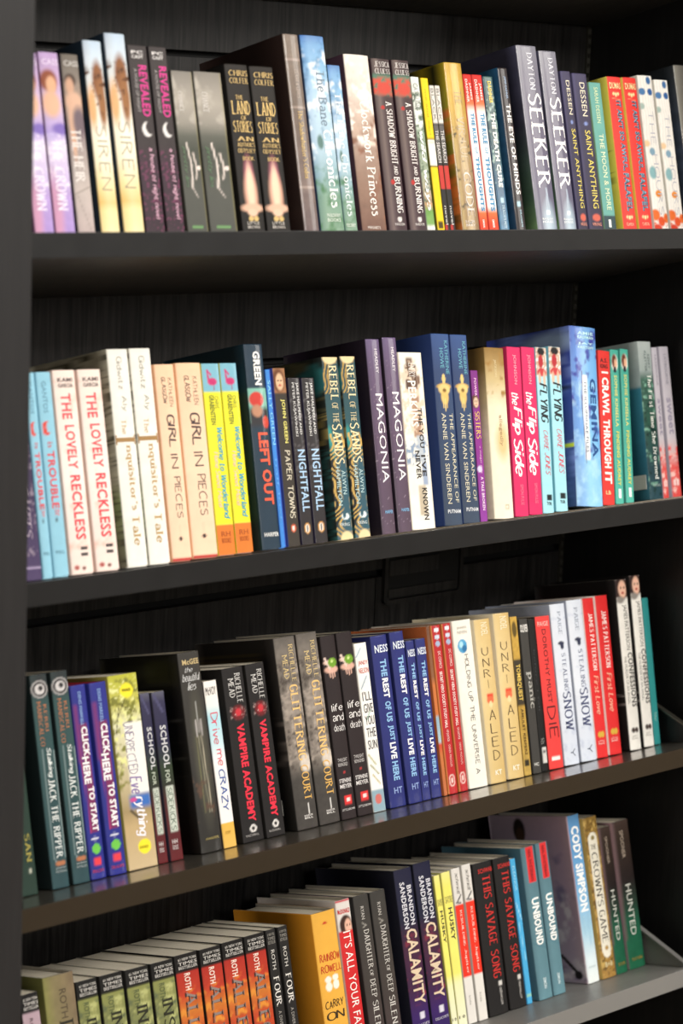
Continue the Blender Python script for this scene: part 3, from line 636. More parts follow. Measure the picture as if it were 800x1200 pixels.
D['pieces'] = dict(d='peach hardback with spidery handwritten title', hc=True, rim='#c23c38', lc='#e0a880', au=['KATHLEEN', 'GLASGOW'], t=[('KATHLEEN', .07, .215, .72, .2, '#6a5650', 'n'), ('GLASGOW', .065, .2, .42, .22, '#5c4a46', 'N'), ('GIRL', .255, .42, .6, .4, '#4c3c3c', 'N'), ('IN', .455, .53, .6, .36, '#5a4844', 'n'), ('PIECES', .57, .78, .62, .36, '#5a4844', 'n')],
  art=[('g', [(0, '#f1c7a4'), (.5, '#f4d0b2'), (1, '#f3ceb0')]), ('n', 10, .04), ('l', .5, .815, .5, .9, .9, '#7a5c50'), ('e', .5, .885, .09, .011, '#3c2c2c', .3), ('r', 0, 1, .982, 1, '#b83a35')])
D['wonder'] = dict(d='lemon yellow paperback with a pink flamingo on blue', lc='#b8b020', gloss=True, au=['CHRIS', 'GRABENSTEIN'], t=[('CHRIS', .17, .235, .72, .2, '#7c8a30', 's'), ('GRABENSTEIN', .165, .32, .45, .26, '#5c6a2c', 'b'), ('Welcome to Wonderland', .335, .81, .72, .32, '#38a0bc', 'I'), ('Home Sweet Motel', .46, .75, .42, .26, '#f0c8b0', 'I'), ('RH/BOOKS', .87, .94, .55, .5, '#a84c1c', 's', 'hw')],
  art=[('g', [(0, '#7ab4c8'), (1, '#7ab4c8')]), ('r', 0, 1, .148, .84, '#e8e02c'), ('r', 0, 1, .84, 1, '#d9782a'), ('l', .32, .035, .5, .06, 2, '#c02a6a'), ('l', .3, .035, .36, .085, 2.2, '#c02a6a'), ('e', .55, .095, .26, .02, '#c8306e', .3), ('l', .36, .085, .6, .1, 2.4, '#c02a6a'), ('l', .6, .1, .62, .135, .8, '#a02858')])
D['leftout'] = dict(d='tall navy gloss hardback with white author and orange title', hc=True, gloss=True, rim='#c22c2c', au=['GREEN'], side=[('g', [(0, '#142a34'), (1, '#16302e')]), ('n', 14, .2)], t=[('GREEN', .035, .2, .62, .36, '#f0efec', 'B'), ('LEFT', .43, .59, .6, .5, '#e25a3e', 'B'), ('OUT', .61, .78, .62, .5, '#e25a3e', 'B'), ('HARPER', .915, .935, .55, .75, '#e6e6e4', 'b', 'h')],
  art=bg('#1d3344', ('r', 0, 1, .215, .385, '#7fb8a8'), ('e', .42, .27, .36, .038, '#c8382e', .2), ('r', 0, 1, .31, .40, '#2c2a2e', .006), ('e', .4, .325, .26, .03, '#b88468', .4), ('e', .8, .38, .16, .03, '#c8402f', .3)))
D['thinblue'] = dict(d='very thin cobalt blue paperback', lc='#1c3c88', t=[('SALLY GREEN', .06, .42, .5, .5, '#8cd4f0', 's'), ('half lost', .5, .85, .5, .4, '#5ca0e6', 's')], art=bg('#3f86d8', ('r', .75, 1, 0, 1, '#2a3c9c', .001)))
D['paper'] = dict(d='dark paperback with a girl portrait on top and cream title', lc='#2c3f8c', au=['JOHN GREEN'], t=[('JOHN GREEN', .175, .42, .62, .34, '#e6dc78', 'b'), ('PAPER TOWNS', .46, .84, .62, .46, '#d6cdb8', 'N')],
  art=bg('#3b352f', ('r', 0, 1, 0, .14, '#9c6e4c'), *face(.5, .07, .34, .05, '#e2b894', '#6a3f26'), ('e', .55, .895, .2, .022, '#d8623c', .2), ('e', .55, .895, .09, .014, '#f0e6dc', .3)))
D['nightfall'] = dict(d='black paperback with stretched ice-blue title', lc='#1a1530', gloss=True, au=['JAKE HALPERN AND', 'PETER KUJAWINSKI'], t=[('JAKE HALPERN AND', .03, .34, .72, .24, '#e6e4e2', 's'), ('PETER KUJAWINSKI', .03, .35, .38, .24, '#e6e4e2', 's'), ('NIGHTFALL', .43, .8, .62, .6, '#a8c8e6', 'b')],
  art=bg('#2a2527', ('c', 5, '#6a6468', .6, .2, .1, .6), ('e', .55, .9, .24, .032, '#d89a4c', .15), ('e', .55, .9, .17, .024, '#efe9e0', .2), ('e', .55, .9, .08, .02, '#2a2424', .3)))
D['rebel'] = dict(d='dark teal paperback with gold desert waves and cream title', lc='#1c1c1a', side=[('g', [(0, '#1e2422'), (1, '#1e2220')]), ('w', 4, 3.5, '#4c4a34', 0, .35), ('e', .12, .12, .16, .09, '#2c6a6c', .2), ('w', 2.5, 5, '#8a7a48', .3, .48), ('w', 3, 3, '#2c5a58', .5, 1)], au=['ALWYN', 'HAMILTON'],
  t=[('REBEL', .045, .235, .64, .5, '#efdcae', 'F'), ('OF THE', .25, .36, .6, .36, '#e6d3a4', 'f'), ('SANDS', .365, .585, .6, .6, '#efdcae', 'F'), ('ALWYN', .62, .75, .75, .24, '#b8d4d6', 's'), ('HAMILTON', .6, .81, .42, .24, '#b8d4d6', 's'), ('VIKING', .905, .922, .55, .6, '#dfe9ea', 's', 'h')],
  art=[('g', [(0, '#33454a'), (.4, '#2c555c'), (.8, '#3a5a66'), (1, '#46606c')]), ('w', 2.2, 3.0, '#c09a4e', 0, .2), ('r', .45, 1, .03, .85, '#2f5058', .004), ('e', .12, .5, .2, .12, '#2f8c88', .3), ('e', .06, .72, .3, .22, '#1e2224', .3), ('w', 1.9, 2.6, '#cfa95c', .42, .99), ('r', .5, 1, .55, .96, '#345866', .006), ('e', .5, 0, .45, .04, '#e6d0a0', .2), ('e', .62, 1, .4, .05, '#e6d0a0', .2), ('e', .62, .87, .24, .018, '#dfe9ea', .2), ('e', .55, .86, .1, .02, '#345866', .3)])
D['magonia'] = dict(d='plum hardback with widely spaced white capitals', hc=True, gloss=True, lc='#1c1420', au=['HEADLEY'], t=[('HEADLEY', .05, .175, .66, .2, '#cfc6cf', 'b'), ('MAGONIA', .28, .735, .62, .48, '#f2eef0', 's'), ('HARPER', .875, .892, .62, .55, '#7fb0d8', 'b', 'h')],
  art=[('g', [(0, '#6c5c86'), (.15, '#5c4a6c'), (.5, '#544058'), (1, '#50404c')]), ('h', [(0, '#3a2c40'), (.25, '#6c5870'), (1, '#52404f')], .35), ('c', 1.5, '#8a7a8a', .8, .05, 0, 1)])
D['perkins'] = dict(d='thick white paperback with jigsaw photo collage and black title', lc='#ded6c6', rim='#5c2c80', au=['PERKINS'], t=[('EMERY', .06, .14, .55, .26, '#f2ede6', 'f'), ('PERKINS', .16, .42, .5, .34, '#efe8e0', 'b'), ('THE YOU', .315, .54, .74, .19, '#2c2826', 'b'), ("I'VE", .58, .7, .74, .19, '#2c2826', 'b'), ('NEVER', .555, .715, .5, .19, '#2c2826', 'b'), ('KNOWN', .765, .945, .68, .21, '#2c2826', 'b')],
  art=bg('#f2ece0', ('r', .22, .72, .07, .22, '#5c4438', .003), ('r', .3, .58, .03, .08, '#6a5040', .003), ('r', .7, .85, .13, .19, '#7a5c48', .003), ('r', .4, .75, .2, .48, '#a8846c', .003), ('c', 5, '#e2cbb4', .5, .15, .03, .47), ('r', .5, .82, .47, .62, '#b8c0c8', .003), ('c', 5, '#8a9cb4', .5, .15, .48, .65), ('r', .62, .85, .62, .75, '#9aa8c0', .003), ('r', .4, .72, .75, .92, '#c2b49c', .003), ('r', .95, 1, 0, 1, '#e6dccc', .001)))
D['annie'] = dict(d='tall navy hardback with a golden hand charm', hc=True, lc='#24386a', au=['KATHERINE', 'HOWE'], t=[('KATHERINE', .035, .21, .78, .19, '#6cb0c0', 's'), ('HOWE', .075, .18, .5, .2, '#6cb0c0', 's'), ('THE APPEARANCE OF', .415, .88, .78, .2, '#d9d2b8', 's'), ('ANNIE VAN SINDEREN', .415, .885, .38, .22, '#d9d2b8', 's'), ('PUTNAM', .915, .935, .55, .7, '#dfe2e6', 'b', 'h')],
  art=[('g', [(0, '#3c5a94'), (.2, '#34466e'), (.6, '#36455c'), (1, '#3c4650')]), ('h', [(0, '#2c3c60'), (1, '#3f5478')], .3), ('e', .5, .235, .1, .025, '#e2c47c', .2), ('e', .5, .275, .38, .016, '#cfa85c', .3), ('e', .5, .29, .3, .028, '#e6c680', .3), ('e', .5, .33, .2, .04, '#dcb86c', .3), ('l', .38, .33, .42, .385, 1.6, '#e2c47c'), ('l', .5, .34, .5, .4, 1.7, '#e6ca84'), ('l', .6, .33, .58, .385, 1.6, '#d8b468'), ('e', .5, .295, .1, .01, '#7a5c2c', .4)])
D['sisters'] = dict(d='slim magenta-purple paperback with a tiny face', lc='#4a1c54', t=[('POWER', .05, .17, .55, .3, '#e6b8dc', 'b'), ('SISTERS', .27, .45, .55, .6, '#e6c858', 'F'), ('a magic mix', .5, .68, .6, .25, '#e6b8dc', 's'), ('A TALE BROKEN', .7, .92, .6, .35, '#f0d8ec', 'b')], art=[('g', [(0, '#7c3080'), (.5, '#8a2f8a'), (1, '#8c3a98')]), *face(.5, .205, .36, .035), ('e', .4, .65, .3, .022, '#d6d0f0', .3)])
cr_ = [('g', [(0, '#8a6a34'), (.08, '#a88a55'), (.2, '#cbb686'), (.35, '#e6dbc0'), (1, '#e9e2d0')]), ('c', 9, '#a07a40', .55, .25, 0, .3), ('n', 10, .06)]
D['allegedly'] = dict(d='thick cream hardback with gold-brown scorched top', hc=True, side=[('g', [(0, '#6c5228'), (.12, '#7c6434'), (.3, '#bfae84'), (.5, '#d8ceb4'), (1, '#d8d0b8')]), ('n', 10, .15)], t=[('JACKSON', .07, .17, .5, .14, '#d9caa0', 's'), ('allegedly', .395, .575, .6, .2, '#b0926a', 's')], art=cr_ + [('e', .62, .55, .3, .1, '#dcc08c', .9), ('r', .55, .75, .915, .945, '#c2b696', .001), ('r', .59, .71, .922, .938, '#e6dfcc', .001)])
D['flip'] = dict(d='hot pink paperback with white brush-script title', lc='#a01c48', au=['JOHNSON'], t=[('JOHNSON', .045, .22, .55, .26, '#f0a8b8', 's'), ('the', .27, .345, .45, .5, '#fbf4f4', 'I'), ('Flip', .35, .52, .5, .72, '#fbf4f4', 'I'), ('Side', .54, .765, .52, .66, '#fbf4f4', 'I'), ('SIMON PULSE', .81, .93, .6, .22, '#ec7c98', 's')], art=bg('#d62c62'))
D['flying'] = dict(d='pale aqua paperback with slanted black title', lc='#5c9cae', t=[('FLYING', .215, .455, .6, .66, '#1c2226', 'I'), ('CARRIE', .5, .62, .6, .4, '#d84c5c', 'i'), ('JONES', .635, .77, .66, .42, '#d84c5c', 'i'), ('TOR', .93, .95, .6, .4, '#2c3438', 'b', 'h')], au=['CARRIE', 'JONES'],
  art=bg('#a2d8e4', ('r', 0, 1, 0, .17, '#c9a890'), ('c', 4, '#f0ece6', .5, .1, 0, .2), ('e', .5, .025, .3, .025, '#1c1818', .2), ('e', .45, .085, .22, .04, '#b02c34', .3), ('e', .5, .15, .4, .025, '#c23c40', .3), ('e', .3, .19, .1, .04, '#d8b49a', .4), ('e', .7, .19, .1, .05, '#d8b49a', .4), ('r', .4, .85, .885, .92, '#1c2224', .001)))
D['gemina'] = dict(d='thick glossy blue hardback with a torn white strip', hc=True, gloss=True, side=[G((0, '#23307e'), (.3, '#34489a'), (1, '#38507c')), ('c', 14, '#6f86c8', .5, .25), ('e', .25, .08, .3, .06, '#8fa6c8', .8), ('r', 0, .3, .33, .35, '#20242c', .004), ('e', .05, .66, .12, .012, '#c6d838', .4)],
  t=[('AMIE/KAUFMAN', .025, .07, .6, .6, '#bfe8ea', 'b', 'hw'), ('JAY/KRISTOFF', .085, .125, .6, .6, '#bfe8ea', 'b', 'hw'), ('GEMINA', .285, .725, .8, .24, '#1f4a86', 'b'), ('THE ILLUMINAE FILES', .3, .7, .5, .09, '#5c6c84', 's')], au=['AMIE/KAUFMAN', 'JAY/KRISTOFF'],
  art=[('g', [(0, '#5c80c8'), (.2, '#74a8e0'), (.6, '#78b4e6'), (.8, '#a2d6f0'), (1, '#9ad0ee')]), ('h', [(0, '#3c3c9c'), (.3, '#5c84d0'), (.5, '#86c0e6'), (1, '#5ca2dc')], .5), ('c', 10, '#3a3f9a', .55, .2, 0, .75), ('c', 12, '#b8e0f0', .5, .5, .3, 1), ('r', .38, .56, .27, .74, '#f0f2f4', .003), ('l', .38, .25, .34, .45, 1.5, '#3a3050'), ('l', .34, .45, .42, .76, 1.2, '#4a4060')])
D['crawl'] = dict(d='scarlet paperback with heavy white capitals', lc='#a82420', au=['A.S./KING'], t=[('A.S./KING', .045, .12, .5, .6, '#5c2424', 'b', 'hw'), ('I CRAWL', .135, .42, .55, .56, '#f6efe9', 'B'), ('THROUGH', .445, .76, .55, .56, '#f6efe9', 'B'), ('IT', .785, .86, .55, .56, '#f6efe9', 'B'), ('LB', .905, .93, .5, .4, '#e6c890', 'b', 'h')], art=bg('#d83630'))
D['audrey'] = dict(d='slim sea-green paperback with a little girl in a cream circle', lc='#2c7a70', gloss=True, au=['SOPHIE KINSELLA'], t=[('SOPHIE KINSELLA', .165, .5, .55, .34, '#e0dc88', 'b'), ('FINDING AUDREY', .53, .88, .55, .34, '#e0d45c', 'b'), ('I', .9, .96, .55, .3, '#eef2ec', 'b')], art=bg('#4cac9a', ('e', .5, .085, .36, .055, '#efe6da', .15), ('e', .45, .075, .28, .045, '#6a3424', .3), ('e', .58, .09, .16, .03, '#e6b494', .3), ('e', .5, .13, .18, .02, '#2c2a30', .3)))
D['drowned'] = dict(d='grey-to-dark-green hardback with white serif title', hc=True, side=[G((0, '#a2acaa'), (.28, '#8a9a9c'), (.3, '#2f7084'), (.7, '#2a6478'), (1, '#24505c')), ('n', 14, .12)], sticker=[(.02, .2, .84, .93)], au=['KERRY', 'KLETTER'], t=[('KERRY', .08, .17, .72, .16, '#5c6a6a', 's'), ('KLETTER', .06, .19, .48, .16, '#5c6a6a', 's'), ('The First Time She Drowned', .21, .87, .66, .3, '#efefe9', 'F'), ('PHILOMEL', .9, .915, .6, .5, '#b8c8c4', 's', 'h')],
  art=[('g', [(0, '#a9b2b0'), (.18, '#98a4a2'), (.24, '#3a5c50'), (.5, '#2c5446'), (.8, '#27424a'), (1, '#2c4c56')]), ('c', 8, '#7fb09a', .6, .2, .2, .95), ('c', 5, '#16302c', .55, .2, .25, 1)])
D['sweet'] = dict(d='lilac-grey hardback with red petals at its foot', hc=True, lc='#8a8692', au=['LAYBOURNE'], t=[('LAYBOURNE', .05, .25, .55, .24, '#8c8898', 's'), ('sweet', .34, .58, .55, .5, '#9b95a8', 'b')], art=[('g', [(0, '#b6b2bc'), (.6, '#c6bfc6'), (.7, '#d6b4b4'), (.8, '#e0605c'), (1, '#da4a46')]), ('c', 6, '#e2403c', .45, .2, .64, .9), ('c', 4, '#f2c0b8', .6, .15, .7, 1), ('r', .25, .45, .88, .92, '#f2e0dc'), ('r', .55, .75, .88, .92, '#f2e0dc')])

# third shelf
D['darkgreen'] = dict(d='dark green book half hidden at the left end', lc='#16201c', t=[('SAN', .72, .85, .7, .3, '#a89c4c', 'F')], art=bg('#24382f', ('r', .6, .75, .88, .9, '#b8b8a8')))
D['jack'] = dict(d='dark teal hardback with ornate round crest and copper author', hc=True, lc='#141e1f', au=['KERRI', 'MANISCALCO'], t=[('KERRI', .14, .27, .7, .2, '#b0714e', 'F'), ('MANISCALCO', .125, .335, .38, .24, '#b0714e', 'F'), ('Stalking', .345, .485, .62, .32, '#dfe4e2', 'I'), ('JACK THE RIPPER', .49, .86, .62, .38, '#e9ecea', 'F'), ('JIMMY/PATTERSON', .9, .93, .62, .6, '#a8b0b0', 's', 'hw')],
  art=[('g', [(0, '#2e2a2b'), (.08, '#302c2e'), (.13, '#35504f'), (.5, '#2f4c4e'), (1, '#2c474e')]), ('h', [(0, '#3c5c5c'), (.5, '#2c4446'), (1, '#324e50')], .3), ('e', .5, .07, .46, .042, '#a8a5a4', .06), ('e', .5, .07, .38, .034, '#2c282a', .1), ('e', .5, .07, .28, .025, '#d0cccb', .15), ('e', .55, .066, .13, .012, '#2c282a', .3), ('l', .3, .35, .3, .86, .7, '#93a3a4'), ('l', .92, .36, .92, .86, .7, '#93a3a4'), ('l', .3, .86, .4, .88, .9, '#93a3a4'), ('e', .48, .885, .14, .012, '#b0714e', .25), ('e', .74, .885, .14, .012, '#b0714e', .25)])
D['click'] = dict(d='royal blue hardback with blocky white title and green dot', hc=True, gloss=True, rim='#c8333c', lc='#232a78', au=['DENIS MARKELL'], t=[('DENIS MARKELL', .035, .21, .55, .18, '#9cc0ea', 's'), ('CLICK', .215, .37, .62, .4, '#f2eef0', 'B'), ('HERE', .37, .51, .5, .42, '#f2eef0', 'B'), ('TO START', .525, .755, .64, .38, '#f2eef0', 'B'), ('DELACORTE', .95, .965, .5, .7, '#c8384c', 's', 'h')],
  art=bg('#2a2f86', ('r', .34, .8, .2, .76, '#7a2c5c', .002), ('l', .2, .2, .3, .76, .9, '#b8305c'), ('r', .1, .3, .1, .4, '#7a3070', .004), ('l', .5, .775, .5, .81, 1, '#e6e6f0'), ('l', .3, .793, .7, .793, 1, '#e6e6f0'), ('e', .52, .845, .26, .026, '#6ec24c', .1), ('r', .3, .72, .89, .93, '#e2404c', .001)))
D['everything'] = dict(d='wide meadow-yellow paperback with white panel and round yellow seals', au=[], lc='#8c8440', t=[('UNEXPECTED', .245, .515, .55, .34, '#6c5c84', 'n'), ('Eve', .525, .62, .6, .4, '#8a78a8', 'I'), ('rything', .63, .84, .62, .42, '#f2ecf2', 'I'), ('WINNER', .075, .09, .62, .3, '#8a7c1c', 'b', 'h'), ('AWARD', .885, .9, .62, .3, '#b09c1c', 'b', 'h')],
  art=[('g', [(0, '#b8b83c'), (.15, '#c0bc5c'), (.25, '#d8d6b0'), (.6, '#b8a884'), (.7, '#a08c64'), (.78, '#c0a67a'), (1, '#c6b08a')]), ('c', 6, '#7c7c34', .52, .15, 0, .6), ('c', 4, '#e0e098', .58, .12, 0, .5), ('r', .38, 1, .25, .62, '#efece4', .003), ('r', .3, 1, .62, .69, '#3c6cb8', .006), ('e', .42, .645, .12, .012, '#c84c8c', .4), ('l', .1, .3, .3, .15, 1, '#3c3420'), ('l', .3, .15, .8, .2, .8, '#3c3420'), ('l', .2, .22, .6, .1, .8, '#4c4428'), ('l', .3, .7, .6, .75, 3, '#5a4c38'), ('e', .6, .085, .22, .038, '#f0e234', .1), ('e', .62, .89, .22, .038, '#f0e234', .1)])
D['sidekick'] = dict(d='short indigo-to-maroon paperback with a slanted white title box', lc='#1c1a28', t=[('SCHOOL', .2, .45, .6, .46, '#cfcfd2', 'b'), ('FOR', .465, .54, .55, .34, '#b8c0b0', 'b'), ('SIDEKICKS', .57, .82, .58, .44, '#33503a', 'n'), ('HH/BOOKS', .87, .94, .5, .4, '#e0d8d6', 's', 'hw')],
  art=[('g', [(0, '#5a5a6a'), (.06, '#33304c'), (.3, '#262440'), (.45, '#2e3a28'), (.55, '#2c3026'), (.65, '#4c2022'), (1, '#601e22')]), ('l', .2, .02, .7, .12, 2.5, '#4c4a6c'), ('r', .3, .86, .56, .83, '#c9d0c4', .001)])
D['mcgee'] = dict(d='tall black hardback with silvery script above a ghostly spire', hc=True, gloss=True, au=['McGEE'], side=[('g', [(0, '#1c1a18'), (1, '#1a1816')]), ('r', .06, .14, .33, .336, '#6c6a64', .003), ('r', .05, .12, .44, .446, '#5c5a54', .003), ('r', .06, .14, .52, .526, '#5c5a54', .003), ('r', .05, .12, .61, .616, '#54524c', .003), ('r', .3, .8, .06, .12, '#33322c', .01)], t=[('McGEE', .035, .062, .55, .75, '#cdb684', 'b', 'h'), ('the', .075, .1, .45, .35, '#c9c9c9', 'i', 'h'), ('beautiful', .105, .145, .5, .8, '#d2d2d2', 'i', 'h'), ('lies', .15, .19, .5, .4, '#c9c9c9', 'i', 'h'), ('HARPER', .925, .937, .6, .6, '#ab9a5c', 's', 'h')],
  art=[('g', [(0, '#393632'), (1, '#2c2a27')]), ('e', .55, .52, .3, .3, '#4c4a40', .8), ('l', .55, .25, .55, .4, 1.6, '#9a9a96'), ('r', .42, .7, .345, .4, '#7c7874', .005), ('l', .45, .34, .45, .42, 1.5, '#b0aaa8'), ('l', .68, .34, .68, .42, 1.5, '#b0aaa8'), ('l', .5, .42, .6, .8, 1.3, '#84806c'), ('l', .62, .42, .72, .8, 1.3, '#a8a08c'), ('l', .38, .42, .42, .8, 1.3, '#6c6a4c'), ('c', 8, '#5a4438', .6, .2, .4, .85)])
D['crazy'] = dict(d='short white paperback with red hand lettering and blue capitals', lc='#302a2c', au=['McVOY'], t=[('McVOY', .035, .085, .5, .75, '#4c4648', 's', 'h'), ('Drive', .19, .38, .55, .52, '#d84c62', 'n'), ('me', .41, .51, .58, .34, '#d84c62', 'n'), ('CRAZY', .53, .78, .58, .5, '#3c5ca0', 'N'), ('POPPY', .9, .92, .5, .4, '#c29a3c', 's', 'h')],
  art=[('g', [(0, '#f0ece6'), (.12, '#efeae4'), (.22, '#a8d4e0'), (.38, '#c6dfe6'), (.5, '#efecea'), (.85, '#f0ece8'), (.855, '#e2b24c'), (1, '#e0b45c')])])
D['vampire'] = dict(d='black paperback with bright red title under a small rose', lc='#12100f', sticker=[(.2, .34, .81, .93)], au=['RICHELLE', 'MEAD'], t=[('RICHELLE', .035, .205, .72, .26, '#dad7d4', 'f'), ('MEAD', .06, .17, .4, .26, '#dad7d4', 'f'), ('VAMPIRE ACADEMY', .325, .885, .58, .34, '#e62e44', 'B'), ('RAZORBILL', .955, .967, .5, .6, '#b0aca8', 's', 'h')],
  art=bg('#1e1b1b', ('e', .55, .26, .3, .042, '#6c1c20', .4), ('c', 2.5, '#c8a8a4', .52, .12, .22, .3), ('e', .55, .258, .14, .022, '#c2303a', .3), ('r', 0, .18, .2, .32, '#1e1b1b', .002), ('r', .88, 1, .2, .32, '#1e1b1b', .002), ('e', .55, .925, .16, .022, '#dedad6', .15), ('e', .55, .925, .06, .012, '#1e1b1b', .2)))
D['glitter'] = dict(d='tall charcoal hardback with carved white roses and gold title', hc=True, side=[('g', [(0, '#2c2826'), (1, '#1c1a18')]), ('r', .15, .95, .075, .082, '#5c4c24', .004), ('r', .2, .9, .1, .107, '#5c4c24', .004), ('c', 12, '#5c5450', .6, .2, .25, .8)], au=['RICHELLE', 'MEAD'], sticker=[(.14, .24, .84, .92)],
  t=[('RICHELLE', .04, .235, .75, .22, '#d6bd84', 'f'), ('MEAD', .09, .215, .42, .24, '#d6bd84', 'f'), ('GLITTERING', .25, .645, .66, .38, '#e9c07a', 'F'), ('COURT', .67, .85, .68, .36, '#dcae5e', 'F'), ('RAZOR/BILL', .925, .95, .6, .4, '#dedad6', 'b', 'hw')],
  art=[('g', [(0, '#625c56'), (.1, '#7a726a'), (.7, '#5c5650'), (.74, '#45413d'), (1, '#403c39')]), ('e', .4, .2, .5, .1, '#6f675f', .5), ('e', .55, .36, .45, .1, '#8c8279', .4), ('e', .35, .55, .5, .12, '#7c736b', .5), ('c', 6, '#a89c91', .48, .3, .12, .7), ('c', 5, '#4c443e', .58, .25, .08, .72), ('e', .75, .66, .25, .05, '#cfc4b8', .4), ('l', .62, .87, .62, .92, 1.6, '#dedad6'), ('n', 5, .2)])
D['life'] = dict(d='black hardback with pale hands holding a green apple', hc=True, lc='#1a1415', t=[('life/and/death', .365, .53, .55, .72, '#ece8e6', 'n', 'hw'), ('TWILIGHT/REIMAGINED', .665, .715, .5, .6, '#c9c4c2', 's', 'hw'), ('STEPHENIE/MEYER', .775, .835, .5, .75, '#d9d4d2', 'b', 'hw'), ('LITTLE BROWN', .94, .952, .5, .8, '#d9d4d2', 's', 'h')], au=['STEPHENIE/MEYER'],
  art=bg('#2a2122', ('e', .35, .145, .3, .012, '#e2c0b0', .3), ('e', .5, .185, .42, .02, '#d8aa98', .3), ('l', .15, .12, .4, .18, 2.4, '#e9cfc2'), ('l', .35, .19, .38, .225, 1.6, '#e0b4a2'), ('l', .5, .19, .52, .23, 1.6, '#e0b4a2'), ('l', .64, .19, .66, .225, 1.6, '#d8aa98'), ('e', .6, .148, .28, .026, '#6e9a2c', .15), ('e', .58, .14, .09, .008, '#c6dc84', .4), ('r', .3, .78, .87, .92, '#d83434', .001), ('r', .42, .66, .885, .905, '#f0d8d4', .001), ('e', .5, .745, .1, .005, '#a83434', .4)))
D['sun'] = dict(d='white paperback with five stacked hand-lettered words', lc='#b8b4ac', au=['JANDY/NELSON'], t=[('JANDY/NELSON', .1, .185, .55, .75, '#c8544c', 's', 'hw'), ("I'LL/GIVE/YOU/THE/SUN", .28, .64, .55, .7, '#3c3a3a', 's', 'hw')],
  art=bg('#eeebe6', ('l', .1, .08, .5, .03, 1.4, '#7fa4b8'), ('l', .2, .27, .7, .2, 1.4, '#6c8ca0'), ('l', .3, .46, .7, .4, 1.2, '#7cae98'), ('l', .15, .66, .6, .72, 1.6, '#a0a05c'), ('l', .2, .72, .75, .78, 1.6, '#8c8c54'), ('l', .3, .78, .8, .84, 1.6, '#b0a468'), ('r', 0, 1, .87, 1, '#8ba6b2'), ('e', .5, .925, .26, .03, '#c86c64', .15)))
def ness(): 
    W_ = [('THE', .14, .24, 0), ('REST', .25, .365, 1), ('OF', .385, .435, 0), ('US', .45, .505, 0), ('JUST', .525, .615, 0), ('LIVE', .625, .72, 1), ('HERE', .735, .845, 0)]
    return [('NESS', .055, .1, .58, .8, '#dfe6f2', 'b', 'h')] + [(w, a, b, .6, .36, '#f4f2f4' if k else '#8cb8e0', 'B') for w, a, b, k in W_] + [('HT', .885, .92, .6, .5, '#8ca0d0', 'b', 'h')]
D['ness'] = dict(d='royal navy hardback with pale blue and white capitals', hc=True, lc='#1a2052', gloss=True, au=['NESS'], t=ness(), art=bg('#282e70'))
D['nesspb'] = dict(d='shorter navy paperback with pale blue and white capitals', lc='#1a2052', gloss=True, au=['NESS'], t=ness(), art=bg('#2a3072'))
D['comic'] = dict(d='wafer-thin orange comic book beside the red ones', lc='#a85a30', t=[], art=[('g', [(0, '#6c4a38'), (.3, '#8a5a3c'), (.35, '#c2703c'), (.52, '#c2703c'), (.54, '#8cacbc'), (.68, '#a8bcc4'), (.7, '#c8432f'), (.76, '#c2703c'), (1, '#b86a44')])])
D['redthin'] = dict(d='slim crimson book with small white line of capitals and shields', hc=True, gloss=True, lc='#a8602c', t=[('OF JUSTICE', .62, .69, .55, .26, '#efdcd6', 's'), ('DC COMICS', .155, .255, .6, .26, '#efdcd6', 's'), ('SECRET HERO SOCIETY STUDY HALL', .275, .61, .55, .28, '#f2e2dc', 'b'), ('DEREK FRIDOLFS', .71, .84, .6, .2, '#e6b8b0', 's')], au=['DEREK FRIDOLFS'],
  art=bg('#b4262a', ('r', 0, .12, 0, 1, '#c2783c', .001), ('e', .55, .028, .24, .014, '#dfe2ea', .15), ('e', .55, .07, .24, .014, '#c8d0e0', .15), ('e', .55, .11, .22, .016, '#a0b0cc', .15), ('e', .5, .92, .3, .036, '#e6c8c0', .12), ('e', .5, .92, .22, .028, '#b4262a', .15), ('r', .4, .6, .905, .935, '#e6c8c0')))
D['universe'] = dict(d='ivory hardback with a small blue marble near the top', hc=True, lc='#d3cdbf', t=[('JENNIFER/NIVEN', .035, .085, .5, .5, '#b8b4ac', 's', 'hw'), ('HOLDING UP THE UNIVERSE', .205, .86, .58, .24, '#3c3a38', 'n'), ('A', .885, .92, .55, .2, '#3c3a38', 'n')], au=['JENNIFER/NIVEN'],
  art=bg('#ece7db', ('e', .42, .155, .24, .042, '#4c9cc8', .12), ('e', .36, .145, .1, .02, '#a8d8e6', .4), ('e', .5, .17, .12, .02, '#2c6c9c', .4)))
D['unrivaled'] = dict(d='satin gold hardback with stacked thin capitals and red gem', hc=True, gloss=True, rim='#f0ebdf', lc='#d6cbb0', t=[('NOEL', .02, .1, .6, .4, '#efe6cc', 's'), ('UNRI', .165, .43, .5, .4, '#5c4a34', 't', 'k'), ('ALED', .545, .87, .55, .4, '#5c4a34', 't', 'k'), ('KT', .92, .95, .55, .4, '#f0ead8', 'b', 'h')],
  art=[('g', [(0, '#d0b274'), (.2, '#d9bf88'), (.6, '#d8bd82'), (1, '#ccae70')]), ('h', [(0, '#e6d4a8'), (.3, '#dcc48c'), (1, '#bd9c5c')], .4), ('r', .32, .7, .455, .485, '#d8492f', .002), ('e', .5, .495, .2, .025, '#e06a44', .2), ('e', .5, .52, .1, .02, '#efcf9c', .3)])
